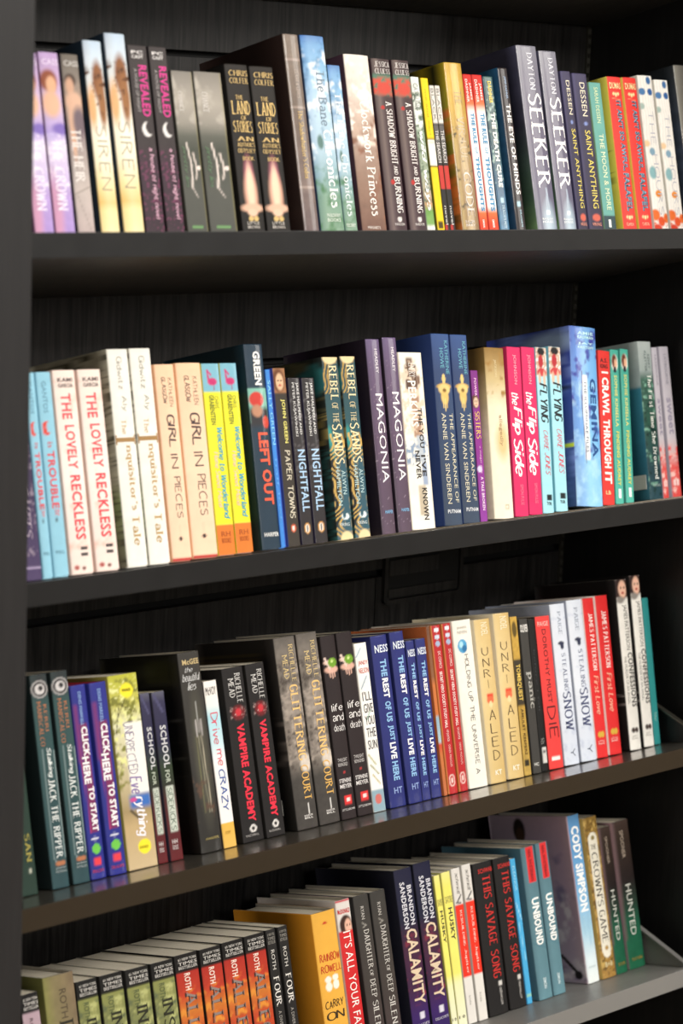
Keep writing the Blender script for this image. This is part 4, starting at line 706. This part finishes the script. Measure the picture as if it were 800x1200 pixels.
D['tomb'] = dict(d='slim brassy paperback with a dark band', lc='#6a5420', t=[('TOMBQUEST', .3, .53, .5, .6, '#e2c05c', 'b'), ('AMULET KEEPERS', .58, .87, .55, .3, '#5c4418', 'b')], art=[('g', [(0, '#c09a44'), (.5, '#b08c3c'), (1, '#b8984c')]), ('n', 5, .25), ('r', 0, 1, .27, .56, '#3c3426', .003), ('e', .5, .08, .3, .05, '#5c4a1e', .3), ('r', .2, .8, .9, .94, '#2c2618')])
D['panic'] = dict(d='charcoal paperback with big grey lowercase title', lc='#242220', au=['OLIVER'], t=[('OLIVER', .035, .085, .5, .85, '#efece6', 'b', 'h'), ('panic', .34, .58, .62, .72, '#a8a6a0', 'F'), ('HC', .93, .95, .5, .5, '#d8d6d0', 'b', 'h')], art=bg('#3c3a37'))
D['blacklabel'] = dict(d='slim black paperback with a white label near the foot', lc='#131211', t=[('before i fall', .2, .6, .5, .2, '#3c3c40', 's'), ('LO', .78, .82, .5, .4, '#b8b6b0', 'i', 'h')], art=bg('#161514', ('r', .35, .95, .84, .945, '#c9c7c2', .001), ('r', .45, .85, .86, .88, '#6c6a68', .001)))
D['dorothy'] = dict(d='tomato red paperback with dark capitals and a scratchy scrawl', lc='#1c1312', au=['PAIGE'], t=[('PAIGE', .035, .065, .5, .7, '#f0c8c0', 's', 'h'), ('DOROTHY MUST', .085, .57, .55, .26, '#5c2022', 's'), ('DIE', .59, .8, .58, .62, '#5a1c1e', 'n')], art=bg('#de3f3c', ('r', .25, .8, .92, .945, '#f0e0dc', .001)))
D['snow'] = dict(d='ice-pale hardback with a dark bird and grey serif title', hc=True, lc='#8c92a2', au=['PAIGE'], t=[('PAIGE', .045, .19, .55, .22, '#8c94a4', 'f'), ('STEALING', .305, .54, .6, .26, '#5c6480', 'f'), ('SNOW', .545, .79, .58, .52, '#4a5070', 'F'), ('Y', .9, .95, .6, .3, '#4c5468', 'n')],
  art=[('g', [(0, '#cfd5e0'), (.5, '#d3d8e2'), (1, '#c6cedc')]), ('h', [(0, '#dde2ea'), (1, '#c2c9d8')], .3), ('c', 10, '#b8c0d2', .6, .2, 0, 1), ('e', .5, .245, .2, .012, '#2c3048', .3), ('e', .55, .262, .12, .022, '#2c3048', .3)])
D['firstlove'] = dict(d='vivid red hardback with white serif author name', hc=True, lc='#e9e4de', au=['JAMES PATTERSON'], t=[('JAMES PATTERSON', .095, .455, .58, .36, '#f6eee9', 'F'), ('First Love', .485, .73, .55, .42, '#e8a48c', 'I'), ('LITTLE/BROWN', .89, .92, .5, .5, '#f0d0c8', 's', 'hw')], art=bg('#d42a2b', ('e', .4, .855, .14, .02, '#c8a23c', .2), ('e', .65, .855, .14, .02, '#c8a23c', .2)))
D['confess'] = dict(d='tall white hardback with a face on top and black condensed capitals', hc=True, side=[('g', [(0, '#171414'), (1, '#131110')]), ('c', 5, '#8a8480', .68, .1, .55, .75)], au=['JAMES PATTERSON'], t=[('JAMES PATTERSON', .15, .415, .6, .42, '#3a3634', 's'), ('CONFESSIONS', .43, .75, .72, .44, '#2a2624', 'b'), ('THE MURDER OF AN ANGEL', .45, .73, .3, .2, '#7a7672', 's'), ('JP/BOOKS', .915, .94, .5, .5, '#9a948c', 's', 'hw')],
  art=bg('#e9e6df', ('r', 0, 1, 0, .105, '#4a2c26', .002), *face(.55, .05, .4, .055, '#e2b49c', '#2c1a18'), ('e', .4, .885, .15, .015, '#3c2c28', .3), ('e', .68, .885, .15, .015, '#3c2c28', .3), ('e', .3, .12, .3, .02, '#8a847e', .6)))
D['teal'] = dict(d='slim plain teal book at the right end', lc='#1c5a5c', t=[('VE', .78, .84, .6, .4, '#9cd0c8', 'i', 'h')], art=bg('#2c8888'))

# fourth shelf
nyt = lambda: [('#1 NEW YORK/TIMES/BESTSELLER', .02, .095, .55, .8, '#d6d2cc', 's', 'hw')]
D['pinkblack'] = dict(d='dusty pink paperback with a black band, at the far left', lc='#1c1a1a', t=nyt() + [('ROTH', .14, .26, .5, .2, '#6c5a60', 'b')], art=[('g', [(0, '#171515'), (.105, '#171515'), (.112, '#b098a2'), (1, '#a8909c')])])
D['insurhc'] = dict(d='broad olive-brown hardback taller than its neighbours, far left', hc=True, lc='#5c5c30', t=[('ROTH', .08, .24, .6, .22, '#544838', 's'), ('INSURGENT', .25, .9, .62, .5, '#2c2a20', 'F')], art=[('g', [(0, '#86765e'), (.2, '#80735a'), (1, '#77734a')]), ('h', [(0, '#8c9240'), (.3, '#857c50'), (1, '#786450')], .6), ('n', 9, .15)], au=['ROTH'])
D['insurgent'] = dict(d='mossy green paperback with a black banner', lc='#12110f', au=['ROTH'], t=nyt() + [('ROTH', .13, .235, .42, .24, '#59603c', 'b'), ('INSURGENT', .225, .9, .58, .5, '#2a2a1c', 'F')], art=[('g', [(0, '#171614'), (.108, '#171614'), (.114, '#85894e'), (.3, '#7c8050'), (1, '#6f7348')]), ('c', 9, '#b2b476', .55, .2, .12, 1), ('c', 6, '#5c6448', .55, .2, .12, 1)])
D['allegiant'] = dict(d='fiery orange-red paperback with a black banner', lc='#12100f', au=['ROTH'], t=nyt() + [('ROTH', .12, .225, .5, .26, '#ecd8cc', 'b'), ('ALLEGIANT', .235, .92, .56, .52, '#3c2c28', 'F'), ('ALLEGIANT', .233, .918, .6, .46, '#8a7a74', 'F')], art=[('g', [(0, '#171412'), (.108, '#171412'), (.114, '#a82c22'), (.25, '#b83c26'), (.35, '#c8742c'), (.5, '#b84426'), (1, '#a83420')]), ('c', 8, '#d88a34', .55, .2, .2, .9), ('n', 6, .15)])
D['four'] = dict(d='slim black paperback with white lettering', lc='#100f0f', au=['ROTH'], t=[('#1 NEW YORK/TIMES/BESTSELLER', .02, .095, .5, .7, '#9c9890', 's', 'hw'), ('ROTH', .13, .255, .5, .34, '#d0ccc6', 's'), ('FOUR', .3, .49, .52, .58, '#dcd8d2', 'F'), ('A DIVERGENT COLLECTION', .52, .9, .5, .3, '#a09c96', 's')], art=bg('#22201f'))
D['carry'] = dict(d='thick marigold yellow book with red hand-lettered author', hc=True, lc='#cf8a24', au=['RAINBOW/ROWELL'], t=[('RAINBOW/ROWELL', .255, .4, .55, .85, '#c23c24', 'N', 'hw'), ('CARRY/ON', .55, .7, .5, .75, '#3c2c18', 'N', 'hw')],
  art=[('g', [(0, '#e2aa44'), (1, '#e4a840')]), ('e', .5, .075, .1, .008, '#c23c24', .3), ('e', .36, .43, .13, .02, '#efe9dc', .2), ('e', .36, .475, .13, .03, '#efe9dc', .2), ('e', .66, .425, .13, .02, '#efe9dc', .2), ('e', .66, .47, .13, .03, '#efe9dc', .2)])
D['fault'] = dict(d='red book with white top, girl\'s face and white capitals', hc=True, lc='#b8b0aa', t=[('McDONALD', .055, .085, .5, .8, '#c83c3c', 'b', 'h'), ("IT'S ALL YOUR FAULT", .195, .9, .55, .5, '#f2ebe6', 's')], art=[('g', [(0, '#ddd6d0'), (.19, '#ddd6d0'), (.193, '#cc2a2b'), (1, '#c4262a')]), ('r', 0, 1, 0, .012, '#c42a3c'), ('e', .55, .16, .42, .065, '#3c2620', .2), ('e', .68, .165, .24, .045, '#dfb09a', .3), ('e', .6, .16, .05, .006, '#2c1a18', .4), ('e', .8, .16, .05, .006, '#2c1a18', .4), ('r', 0, 1, .193, .3, '#cc2a2b', .001)])
D['daughter'] = dict(d='charcoal-brown hardback with slender white serif title', hc=True, lc='#1f1e1e', au=['RYAN'], t=[('RYAN', .07, .15, .5, .2, '#c6c2bc', 's'), ('DAUGHTER', .215, .46, .58, .34, '#d6d2cc', 'f'), ('OF', .47, .51, .58, .2, '#d6d2cc', 'f'), ('DEEP', .525, .64, .58, .34, '#d6d2cc', 'f'), ('SILENCE', .66, .92, .58, .36, '#d6d2cc', 'f')], art=[('g', [(0, '#3c3a37'), (.6, '#3f3835'), (1, '#46393a')]), ('n', 8, .08), ('l', .35, .17, .6, .19, 1, '#a8a49c'), ('l', .6, .19, .4, .2, 1, '#a8a49c')])
D['calamity'] = dict(d='tall midnight-blue hardback with glowing cream capitals', hc=True, lc='#11121f', au=['BRANDON', 'SANDERSON'], t=[('BRANDON', .1, .33, .74, .26, '#d9d8e0', 'b'), ('SANDERSON', .075, .345, .38, .26, '#d9d8e0', 'b'), ('CALAMITY', .35, .79, .58, .6, '#d9c4a8', 'b'), ('DELACORTE', .9, .915, .55, .75, '#d0ccd8', 's', 'h')],
  art=[('g', [(0, '#23233c'), (.3, '#1d1e34'), (.45, '#43223a'), (.7, '#3e1f40'), (.85, '#3a1f60'), (1, '#2c1c58')]), ('c', 9, '#8c3040', .6, .25, .35, .8), ('r', .45, .7, .835, .875, '#d6d2e0', .001)])
D['husky'] = dict(d='pale yellow paperback with grey-black bold title', lc='#8c8a44', au=['SAYRE'], t=[('SAYRE', .155, .2, .55, .75, '#9c9a60', 's', 'h'), ('HUSKY', .23, .44, .6, .42, '#3c3c34', 'b'), ('1 0', .925, .945, .5, .6, '#55503c', 'b', 'h')], art=[('g', [(0, '#ece58c'), (.1, '#ebe16c'), (.65, '#eae070'), (.72, '#e6e6b4'), (1, '#e4e4c6')])])
D['jupiter'] = dict(d='red paperback with white ends and a small black bird', lc='#a8a49e', t=[('schmidt', .03, .17, .6, .34, '#7a7672', 'i'), ('REBUILDING', .27, .5, .6, .24, '#f2d8cc', 'f'), ('Jupiter', .52, .68, .6, .3, '#f2d8cc', 'f'), ('kids', .82, .88, .5, .2, '#a8a49e', 's')], au=['schmidt'],
  art=[('g', [(0, '#dcd8d2'), (.23, '#d8d4ce'), (.24, '#e0331f'), (.695, '#e0331f'), (.705, '#dedad4'), (1, '#dcd8d2')]), ('l', .3, .22, .8, .175, 1.8, '#2c2a2c'), ('l', .2, .22, .7, .225, 1.8, '#55555a')])
D['song'] = dict(d='black hardback with scratchy red title and thin white line', hc=True, lc='#121010', au=['SCHWAB'], t=[('SCHWAB', .04, .07, .6, .75, '#c23430', 'b', 'h'), ('THIS SAVAGE SONG', .09, .76, .62, .42, '#c22f2b', 'F'), ('GREENWILLOW', .825, .94, .7, .12, '#c9c5c0', 's')], art=bg('#1d1b1b', ('r', .6, .8, .785, .815, '#cdc9c4', .001)))
D['skyblue'] = dict(d='thin bright sky-blue paperback', lc='#2c7cae', t=[('ELEANOR', .05, .22, .5, .4, '#9cd4ea', 's')], art=bg('#48a6d8', ('l', .2, .3, .8, .42, 1.2, '#a8d8ee'), ('l', .3, .44, .7, .7, 1, '#8ccbe6'), ('r', .1, .9, .93, .95, '#8cc4b0')))
D['unbound'] = dict(d='dusty teal hardback with red block and heavy white capitals', hc=True, lc='#3b5a66', t=[('NEAL SHUSTERMAN', .02, .225, .6, .2, '#7c1c22', 'b'), ('UN', .335, .44, .58, .5, '#efefec', 'B'), ('BOUND', .445, .645, .58, .5, '#efefec', 'B'), ('SIMON', .86, .93, .55, .2, '#cfdde0', 'b')], au=['NEAL SHUSTERMAN'],
  art=[('g', [(0, '#4c6c78'), (.5, '#547884'), (1, '#608894')]), ('h', [(0, '#46646f'), (.3, '#648892'), (1, '#54767f')], .4), ('r', .32, .86, .0, .235, '#d63032', .001), ('r', .32, .6, .33, .425, '#4c8090', .0008), ('l', 0, .62, 1, .68, .6, '#356a7c'), ('n', 9, .06)])
D['cody'] = dict(d='tall blue-to-white book with wide lilac cloud cover turned to us', hc=True, sidefine=True, t=[('CODY SIMPSON', .065, .575, .5, .62, '#f4f6f6', 'B'), ('KEEPING IT REAL', .59, .78, .66, .18, '#9cc4dc', 's'), ('a memoir', .6, .72, .34, .16, '#a8ccde', 's')], au=['CODY SIMPSON'],
  side=[G((0, '#c2a6b6'), (.3, '#b79cb0'), (.6, '#a394ac'), (.8, '#b2a6b8'), (1, '#c6c0cc')), ('h', [(0, '#d8b4b8'), (.12, '#c2a2b4'), (1, '#a39aa6')], .5), ('c', 26, '#8a7a98', .5, .2, .2, 1), ('c', 18, '#dcd0d6', .55, .2, .45, 1), ('e', .62, .09, .075, .075, '#2a211e', .25), ('e', .615, .12, .05, .05, '#4c3528', .4), ('l', .28, .84, .12, .93, 5, '#2a2426'), ('e', .1, .95, .05, .025, '#241f22', .3)],
  art=[('g', [(0, '#5f94c4'), (.2, '#5c98cc'), (.5, '#7fb4dc'), (.7, '#a9cfe2'), (.85, '#d3e2e8'), (1, '#e2e8e6')]), ('n', 12, .05), ('r', .2, .8, .9, .91, '#b8c8cc')])
D['crown'] = dict(d='mottled gold hardback with long white label and black serif title', hc=True, gloss=True, lc='#a88c4c', t=[('THE', .17, .2, .5, .35, '#4c4026', 'f', 'h'), ("CROWN'S", .22, .555, .52, .4, '#2c2620', 'f'), ('GAME', .58, .78, .52, .4, '#2c2620', 'f'), ('B+B', .9, .93, .55, .5, '#d8cca0', 'b', 'h')],
  art=[('g', [(0, '#8a6c34'), (.3, '#9a7c3e'), (1, '#a07a3c')]), ('c', 5, '#c2a25c', .52, .15, 0, 1), ('c', 4, '#6c5226', .58, .1, 0, 1), ('r', .2, .82, .12, .84, '#e9e4d4', .001), ('e', .51, .12, .26, .025, '#e9e4d4', .1), ('e', .51, .845, .26, .03, '#e9e4d4', .1), ('e', .51, .13, .12, .014, '#8a7a44', .3), ('e', .51, .815, .12, .014, '#b08c4c', .3)])
D['hunted'] = dict(d='brown-to-forest-green hardback with spaced white capitals', hc=True, side=[('g', [(0, '#6c5450'), (.6, '#5c4c50'), (1, '#1c4a38')]), ('h', [(0, '#8a6c74'), (1, '#4c3c3c')], .4)], au=['SPOONER'], t=[('SPOONER', .065, .25, .5, .2, '#b8a898', 's'), ('HUNTED', .43, .775, .52, .32, '#d6d8d0', 's'), ('SOUTHERN', .925, .945, .55, .6, '#a88c3c', 's', 'h')],
  art=[('g', [(0, '#40322c'), (.12, '#32261f'), (.4, '#241c1c'), (.55, '#26382e'), (.68, '#1c5640'), (1, '#1d6446')]), ('n', 7, .15), ('r', 0, .1, 0, .8, '#6c5558', .004)])
for k in D.values():
    if k.get('side') is None: k.pop('side', None)

# ------------------------------------------------------------------ the four rows: (kind, x, thickness, height, sideways lean) in metres
ROWS = [[ ('violet', 0.0543, 0.0236, 0.1879, 0.0245), ('violet', 0.0793, 0.0245, 0.189, 0.0242), ('heir', 0.1066, 0.0218, 0.1886, 0.0243), ('siren', 0.1356, 0.0237, 0.2037, 0.0237), ('siren', 0.1626, 0.0266, 0.212, 0.0219), ('revealed', 0.1915, 0.0248, 0.2018, 0.0221), ('revealed', 0.2192, 0.0233, 0.2018, 0.0207), ('greyribbon', 0.2445, 0.0281, 0.1776, 0.0168), ('greyribbon', 0.2749, 0.0376, 0.1781, 0.0142), ('land', 0.3188, 0.0323, 0.1881, 0.0106), ('land', 0.3535, 0.0338, 0.1874, 0.0105), ('codex', 0.404, 0.0227, 0.2241, 0.0134), ('bane', 0.4291, 0.0353, 0.2241, 0.0136), ('banepb', 0.465, 0.0194, 0.1936, 0.0155), ('clockwork', 0.4889, 0.0381, 0.2059, 0.0178), ('shadow', 0.5304, 0.0293, 0.2034, 0.0173), ('shadow', 0.5633, 0.0275, 0.2034, 0.0136), ('catacomb', 0.5914, 0.0136, 0.1859, 0.0146), ('yellow', 0.6061, 0.0125, 0.1848, 0.012), ('thinblack', 0.6193, 0.0085, 0.1771, 0.0116), ('thinblack', 0.6284, 0.009, 0.1774, 0.0125), ('goldcode', 0.6453, 0.0297, 0.204, 0.0125), ('rule', 0.6759, 0.0143, 0.1921, 0.0125), ('rule', 0.6916, 0.017, 0.1923, 0.0118), ('death', 0.7103, 0.0169, 0.1914, 0.011), ('eye', 0.7361, 0.0175, 0.202, 0.0039), ('seeker', 0.7733, 0.0357, 0.2305, 0.0034), ('seeker', 0.8127, 0.0314, 0.2259, 0.0033), ('saint', 0.8447, 0.0187, 0.2026, 0.0054), ('saint', 0.8648, 0.0273, 0.2009, 0.012), ('moon', 0.894, 0.0224, 0.1912, 0.0163), ('awful', 0.929, 0.0265, 0.1996, 0.0168), ('awful', 0.957, 0.0262, 0.1994, 0.0157), ('floral', 0.9874, 0.0284, 0.2034, 0.0105), ('floral', 1.0197, 0.0272, 0.1993, 0.0097), ('greyspine', 1.0626, 0.0264, 0.2193, -0.0046)],
[ ('purpledark', 0.0427, 0.026, 0.2086, 0.0329), ('trouble', 0.0694, 0.0129, 0.2075, 0.0325), ('trouble', 0.083, 0.0194, 0.2073, 0.0326), ('reckless', 0.1052, 0.0284, 0.208, 0.0283), ('reckless', 0.1352, 0.0297, 0.2071, 0.0282), ('inquis', 0.1748, 0.0276, 0.2265, 0.0292), ('inquis', 0.2038, 0.0284, 0.2262, 0.031), ('pieces', 0.2333, 0.0268, 0.208, 0.0312), ('pieces', 0.2615, 0.0346, 0.208, 0.0348), ('wonder', 0.2969, 0.0247, 0.2064, 0.0366), ('wonder', 0.3227, 0.024, 0.2058, 0.0367), ('leftout', 0.357, 0.0273, 0.2247, 0.0371), ('thinblue', 0.3849, 0.0084, 0.1965, 0.0396), ('paper', 0.3958, 0.0186, 0.1974, 0.041), ('nightfall', 0.415, 0.0179, 0.1856, 0.044), ('nightfall', 0.4352, 0.0194, 0.1846, 0.0444), ('rebel', 0.4687, 0.0246, 0.206, 0.0441), ('rebel', 0.4966, 0.0237, 0.2058, 0.0448), ('magonia', 0.5362, 0.0225, 0.2237, 0.046), ('magonia', 0.5624, 0.023, 0.2246, 0.0492), ('perkins', 0.586, 0.0377, 0.2059, 0.0545), ('annie', 0.6369, 0.0302, 0.2257, 0.0661), ('annie', 0.6686, 0.0284, 0.2236, 0.0685), ('sisters', 0.6979, 0.0129, 0.1809, 0.076), ('allegedly', 0.7224, 0.0341, 0.2058, 0.084), ('flip', 0.7571, 0.0243, 0.2058, 0.0995), ('flip', 0.7825, 0.0241, 0.2047, 0.1038), ('flying', 0.8075, 0.0202, 0.2038, 0.1073), ('flying', 0.8291, 0.0222, 0.2034, 0.1097), ('gemina', 0.8681, 0.0491, 0.2247, 0.1162), ('crawl', 0.9177, 0.0226, 0.1951, 0.1314), ('audrey', 0.9422, 0.0164, 0.1961, 0.1282), ('audrey', 0.9602, 0.0163, 0.1959, 0.1239), ('drowned', 1.0072, 0.0264, 0.2031, 0.0639), ('sweet', 1.035, 0.012, 0.1953, 0.0594), ('sweet', 1.0507, 0.0201, 0.1953, 0.0438)],
[ ('darkgreen', 0.0486, 0.021, 0.2239, 0.0143), ('jack', 0.0869, 0.0222, 0.221, 0.0136), ('jack', 0.1136, 0.0222, 0.2208, 0.0118), ('click', 0.1371, 0.0204, 0.2034, 0.0105), ('click', 0.1601, 0.0229, 0.2029, 0.0111), ('everything', 0.1859, 0.0391, 0.2066, 0.0097), ('sidekick', 0.2257, 0.0139, 0.1829, 0.0092), ('sidekick', 0.2412, 0.0181, 0.1822, 0.0043), ('mcgee', 0.2836, 0.0305, 0.2188, -0.0011), ('crazy', 0.3159, 0.0191, 0.1838, -0.0056), ('vampire', 0.3444, 0.0309, 0.194, -0.0084), ('vampire', 0.3775, 0.0279, 0.1945, -0.0093), ('glitter', 0.4233, 0.0322, 0.2178, -0.0089), ('glitter', 0.4574, 0.0321, 0.2185, -0.0084), ('life', 0.4903, 0.0238, 0.2117, -0.0016), ('life', 0.516, 0.0251, 0.2124, -0.0013), ('sun', 0.5417, 0.0202, 0.1968, 0.0023), ('ness', 0.5684, 0.027, 0.202, 0.0035), ('ness', 0.5974, 0.0233, 0.2029, 0.0066), ('nesspb', 0.6213, 0.0143, 0.1896, 0.0151), ('nesspb', 0.637, 0.0172, 0.1899, 0.0189), ('comic', 0.6561, 0.0063, 0.2028, 0.0192), ('redthin', 0.6634, 0.0172, 0.2025, 0.0191), ('redthin', 0.6826, 0.0163, 0.2028, 0.0189), ('universe', 0.7009, 0.0329, 0.2033, 0.0196), ('unrivaled', 0.7364, 0.0286, 0.2004, 0.0214), ('unrivaled', 0.7682, 0.0291, 0.2036, 0.0375), ('tomb', 0.7981, 0.0135, 0.1969, 0.0388), ('panic', 0.8126, 0.0157, 0.192, 0.0395), ('blacklabel', 0.8289, 0.0125, 0.1901, 0.042), ('dorothy', 0.8431, 0.0273, 0.1912, 0.0371), ('snow', 0.8725, 0.0285, 0.2032, 0.0362), ('snow', 0.9022, 0.0299, 0.2047, 0.0363), ('firstlove', 0.9328, 0.0223, 0.2041, 0.0388), ('firstlove', 0.9577, 0.0246, 0.2045, 0.0398), ('confess', 0.9966, 0.0228, 0.2209, 0.0466), ('confess', 1.0252, 0.0209, 0.2232, 0.0505), ('teal', 1.0467, 0.0133, 0.1921, 0.0516)],
[ ('pinkblack', 0.0777, 0.0229, 0.1829, -0.0009), ('insurhc', 0.1062, 0.0403, 0.1941, 0.0089), ('insurgent', 0.1483, 0.028, 0.1805, 0.0076), ('insurgent', 0.1798, 0.0311, 0.1798, 0.0083), ('insurgent', 0.213, 0.0322, 0.1788, 0.0088), ('insurgent', 0.249, 0.0315, 0.1781, 0.0065), ('allegiant', 0.2826, 0.0329, 0.1793, 0.0051), ('allegiant', 0.3175, 0.0308, 0.1789, 0.0038), ('allegiant', 0.3504, 0.0316, 0.1795, 0.0033), ('allegiant', 0.3845, 0.0306, 0.1797, 0.001), ('four', 0.4181, 0.015, 0.18, -0.0037), ('four', 0.4355, 0.0149, 0.1803, -0.0057), ('carry', 0.4881, 0.0377, 0.1842, -0.0061), ('fault', 0.5278, 0.0236, 0.1915, -0.0061), ('daughter', 0.5561, 0.0253, 0.1914, -0.0115), ('daughter', 0.5835, 0.0256, 0.1909, -0.0095), ('calamity', 0.6259, 0.0304, 0.2086, -0.0061), ('calamity', 0.6595, 0.0302, 0.2103, -0.0056), ('husky', 0.6902, 0.0108, 0.1901, -0.005), ('husky', 0.7016, 0.0165, 0.1912, 0.0034), ('jupiter', 0.7197, 0.0158, 0.1923, 0.0063), ('jupiter', 0.7367, 0.0164, 0.1939, 0.0068), ('song', 0.7565, 0.0343, 0.1911, 0.0061), ('song', 0.7942, 0.0307, 0.1907, 0.0029), ('skyblue', 0.8261, 0.0103, 0.1848, -0.0007), ('unbound', 0.8463, 0.0264, 0.1949, -0.0069), ('unbound', 0.8743, 0.0238, 0.1955, -0.0066), ('cody', 0.9414, 0.023, 0.2194, -0.008), ('crown', 0.9685, 0.0276, 0.2115, -0.0082), ('hunted', 0.9967, 0.023, 0.1935, -0.0045), ('hunted', 1.0233, 0.0335, 0.196, -0.0034)]]
SHELF = ['top', 'second', 'third', 'bottom']
SET = 0.07                       # books stand this far behind the shelf's front edge
ORD = {2: ['left', 'right'], 4: ['leftmost', 'second from left', 'third from left', 'rightmost'], 3: ['left', 'middle', 'right']}
proto = {}
Rx = Matrix.Rotation(-TH, 4, 'X')
for ri, row in enumerate(ROWS):
    lz = LIPZ[ri]
    for bi, (kind, x, T, H, k) in enumerate(row):
        d_ = D[kind]
        if kind not in proto:
            root = make_book(d_, T, H, 100 + len(proto) * 7)
            proto[kind] = (root, T, H); sx = sz = 1.0
        else:
            r0, T0, H0 = proto[kind]
            root = copy_tree(r0); sx, sz = T / T0, H / H0
        phi = math.atan(k)
        lift = 0.0004 + (T * math.sin(phi) if phi > 0 else 0)
        jig = ((bi * 37) % 7 - 3) * 0.0003
        s = SET + jig
        base = Vector((x, s * ct + lift * st, lz - s * st + lift * ct + 0.0002))
        root.matrix_world = Matrix.Translation(base) @ Rx @ Matrix.Rotation(phi, 4, 'Y') @ Matrix.Diagonal((sx, 1, sz, 1))
        same = [b for b, r in enumerate(row) if r[0] == kind]
        lab = d_['d']
        if len(same) > 1:
            if len(same) == 2: lab = '%s copy of the %s' % (ORD[2][same.index(bi)], lab)
            else: lab = '%s copy of %d of the %s' % (ORD[4][same.index(bi)], len(same), lab)
        root['label'] = lab
        root['group'] = 'novels on the %s shelf' % SHELF[ri]
